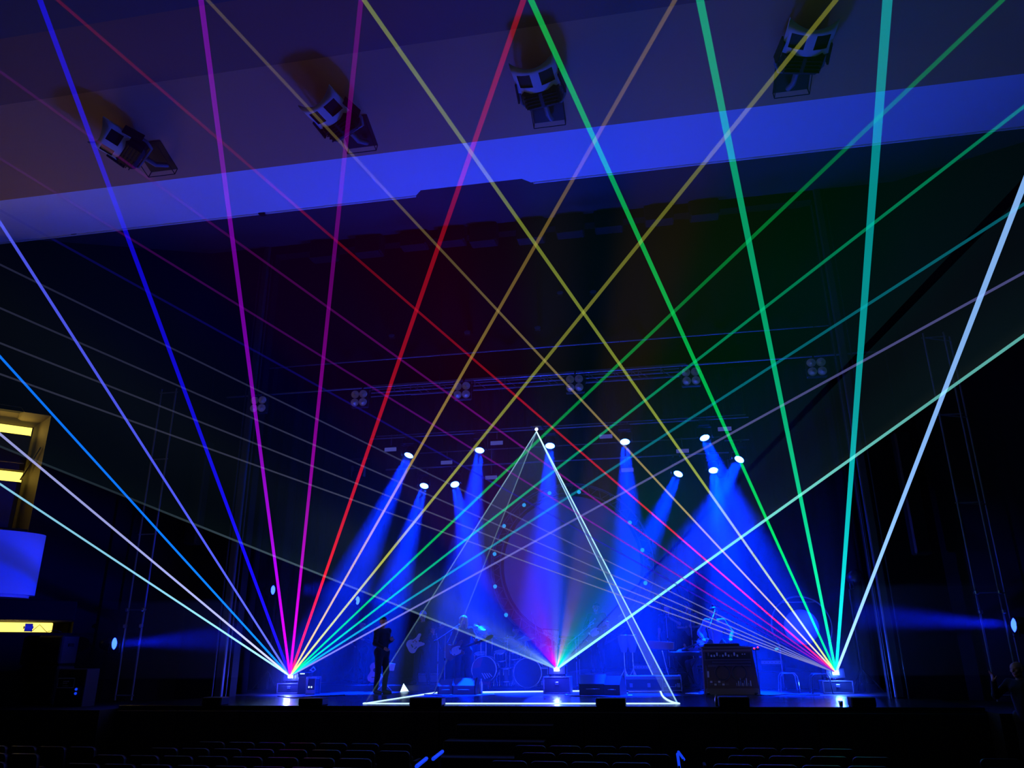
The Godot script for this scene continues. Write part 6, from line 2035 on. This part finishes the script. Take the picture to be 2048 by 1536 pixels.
func seats() -> void:
	var proto: Node3D
	var g := "dark theatre seats of the stalls"
	# blocks: first and last x, name, first row
	var rows := [-13.2, -12.3, -11.4, -10.5, -9.6]
	var names := ["front", "second", "third", "fourth", "fifth"]
	var blocks := [[-14.6, -8.95, "far left block"], [-8.3, -3.6, "left block"], [-2.35, 0.1, "middle block"], [0.55, 3.1, "right block"], [3.75, 8.4, "far right block"]]
	for r in rows.size():
		for bi in blocks.size():
			var bl: Array = blocks[bi]
			if (bi == 0 or bi == 4) and r == 0:
				continue
			var x: float = bl[0] + 0.26 + (0.26 if r % 2 else 0.0)
			if bi == 1 and r == 0:
				x += 0.54
			var count := int((bl[1] - 0.2 - x) / 0.54) + 1
			var nth := 0
			while x < bl[1] - 0.2:
				var at := Vector3(x, FLOOR, rows[r])
				var c := proj_x(at + Vector3(0, 0.9, 0))
				x += 0.54
				nth += 1
				if c < -60.0 or c > 2110.0:
					continue
				var k0: int = count - nth if bi < 2 else nth - 1
				var place: String = "at the aisle" if k0 == 0 else "%s from the aisle" % ["", "second", "third", "fourth", "fifth", "sixth", "seventh", "eighth", "ninth", "tenth", "eleventh", "twelfth"][mini(k0, 11)]
				var label := "dark theatre seat in the %s row of the %s, %s" % [names[r], bl[2], place]
				if proto:
					var k := copy(proto, at, label)
					k.set_meta("group", "seats in the %s row of the %s" % [names[r], bl[2]])
					continue
				proto = thing("theatre_seat", label, "seat", at, 0, "seats in the %s row of the %s" % [names[r], bl[2]])
				# seen from behind: the stage is towards -z, so the back stands at +z
				var o := PackedVector2Array()
				for q in [Vector2(-0.25, 0.3), Vector2(0.25, 0.3), Vector2(0.25, 0.86)]:
					o.append(q)
				for i in 7:
					var a := PI / 2 * i / 6.0
					o.append(Vector2(0.18 + cos(a) * 0.07, 0.86 + sin(a) * 0.06))
				for i in 7:
					var a := PI / 2 + PI / 2 * i / 6.0
					o.append(Vector2(-0.18 + cos(a) * 0.07, 0.86 + sin(a) * 0.06))
				o.append(Vector2(-0.25, 0.86))
				put("back_shell", MB.new().slab(o, 0.2, 0.235, Transform3D(Basis(Vector3.RIGHT, 0.1), Vector3(0, 0, 0)), true), M.seat_shell, proto)
				var o2 := PackedVector2Array()
				for v in o:
					o2.append(Vector2(v.x * 0.9, v.y * 0.97 + 0.01))
				put("back_cushion", MB.new().slab(o2, 0.14, 0.2, Transform3D(Basis(Vector3.RIGHT, 0.1), Vector3.ZERO), true), M.seat_cloth, proto)
				put("seat_pan", MB.new().box(Vector3(0, 0.5, 0.08), Vector3(0.44, 0.4, 0.1), 0.04, Basis(Vector3.RIGHT, 0.12)), M.seat_cloth, proto)
				for sx in [-0.265, 0.265]:
					put("armrest", MB.new().box(Vector3(sx, 0.62, 0.02), Vector3(0.05, 0.04, 0.36), 0.012), M.seat_shell, proto)
				put("pedestal", MB.new().box(Vector3(-0.265, 0.3, 0.06), Vector3(0.04, 0.6, 0.16), 0.01), M.seat_shell, proto)
	# added glowing strips that stand in for blue stage light on seat edges
	for q in [[833, 1533, 853, 1517, -9.3, "glowing strip for a blue-lit seat edge, left block aisle, nearer of two"], [866, 1518, 885, 1503, -10.1, "glowing strip for a blue-lit seat edge, left block aisle, farther of two"], [1357, 1504, 1368, 1519, -10.0, "short glowing strip for a blue-lit edge, aisle right of middle block, leaning right"], [1355, 1508, 1359, 1536, -9.8, "thin glowing strip for a blue-lit edge, aisle right of middle block, nearly upright"]]:
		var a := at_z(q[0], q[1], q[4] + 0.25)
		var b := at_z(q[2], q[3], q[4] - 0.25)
		var s := thing("aisle_glint", q[5], "seat glint", a)
		put("glint_strip", MB.new().tube([Vector3.ZERO, b - a], 0.022 if q[0] < 1000 else 0.016, 6), M.blue_strip, s)
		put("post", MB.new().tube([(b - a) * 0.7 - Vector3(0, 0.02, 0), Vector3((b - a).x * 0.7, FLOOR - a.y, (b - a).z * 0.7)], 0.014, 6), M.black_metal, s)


func proj_x(p: Vector3) -> float:
	var v := cam.basis.inverse() * (p - EYE)
	return 1024.0 + F * v.x / -v.z


func front_person() -> void:
	var hd := at_z(2031, 1322, -13.9)
	var p := Vector3(hd.x, hd.y - 1.74, -13.9)
	p.y = maxf(p.y, FLOOR)
	var o := person("person in dark clothes at the far right, one hand raised beside the face", p, -55, hd.y - p.y, {"top": M.cloth_black, "legs": M.cloth_black, "hair": "bald"}, {
		"elbR": Vector3(-0.33, 1.24, 0.16), "wriR": Vector3(-0.22, 1.46, 0.3), "handR": Vector3(0.1, 1.0, 0.2), "thumbR": Vector3(0.8, 0, 0.4), "curlR": 0.4})
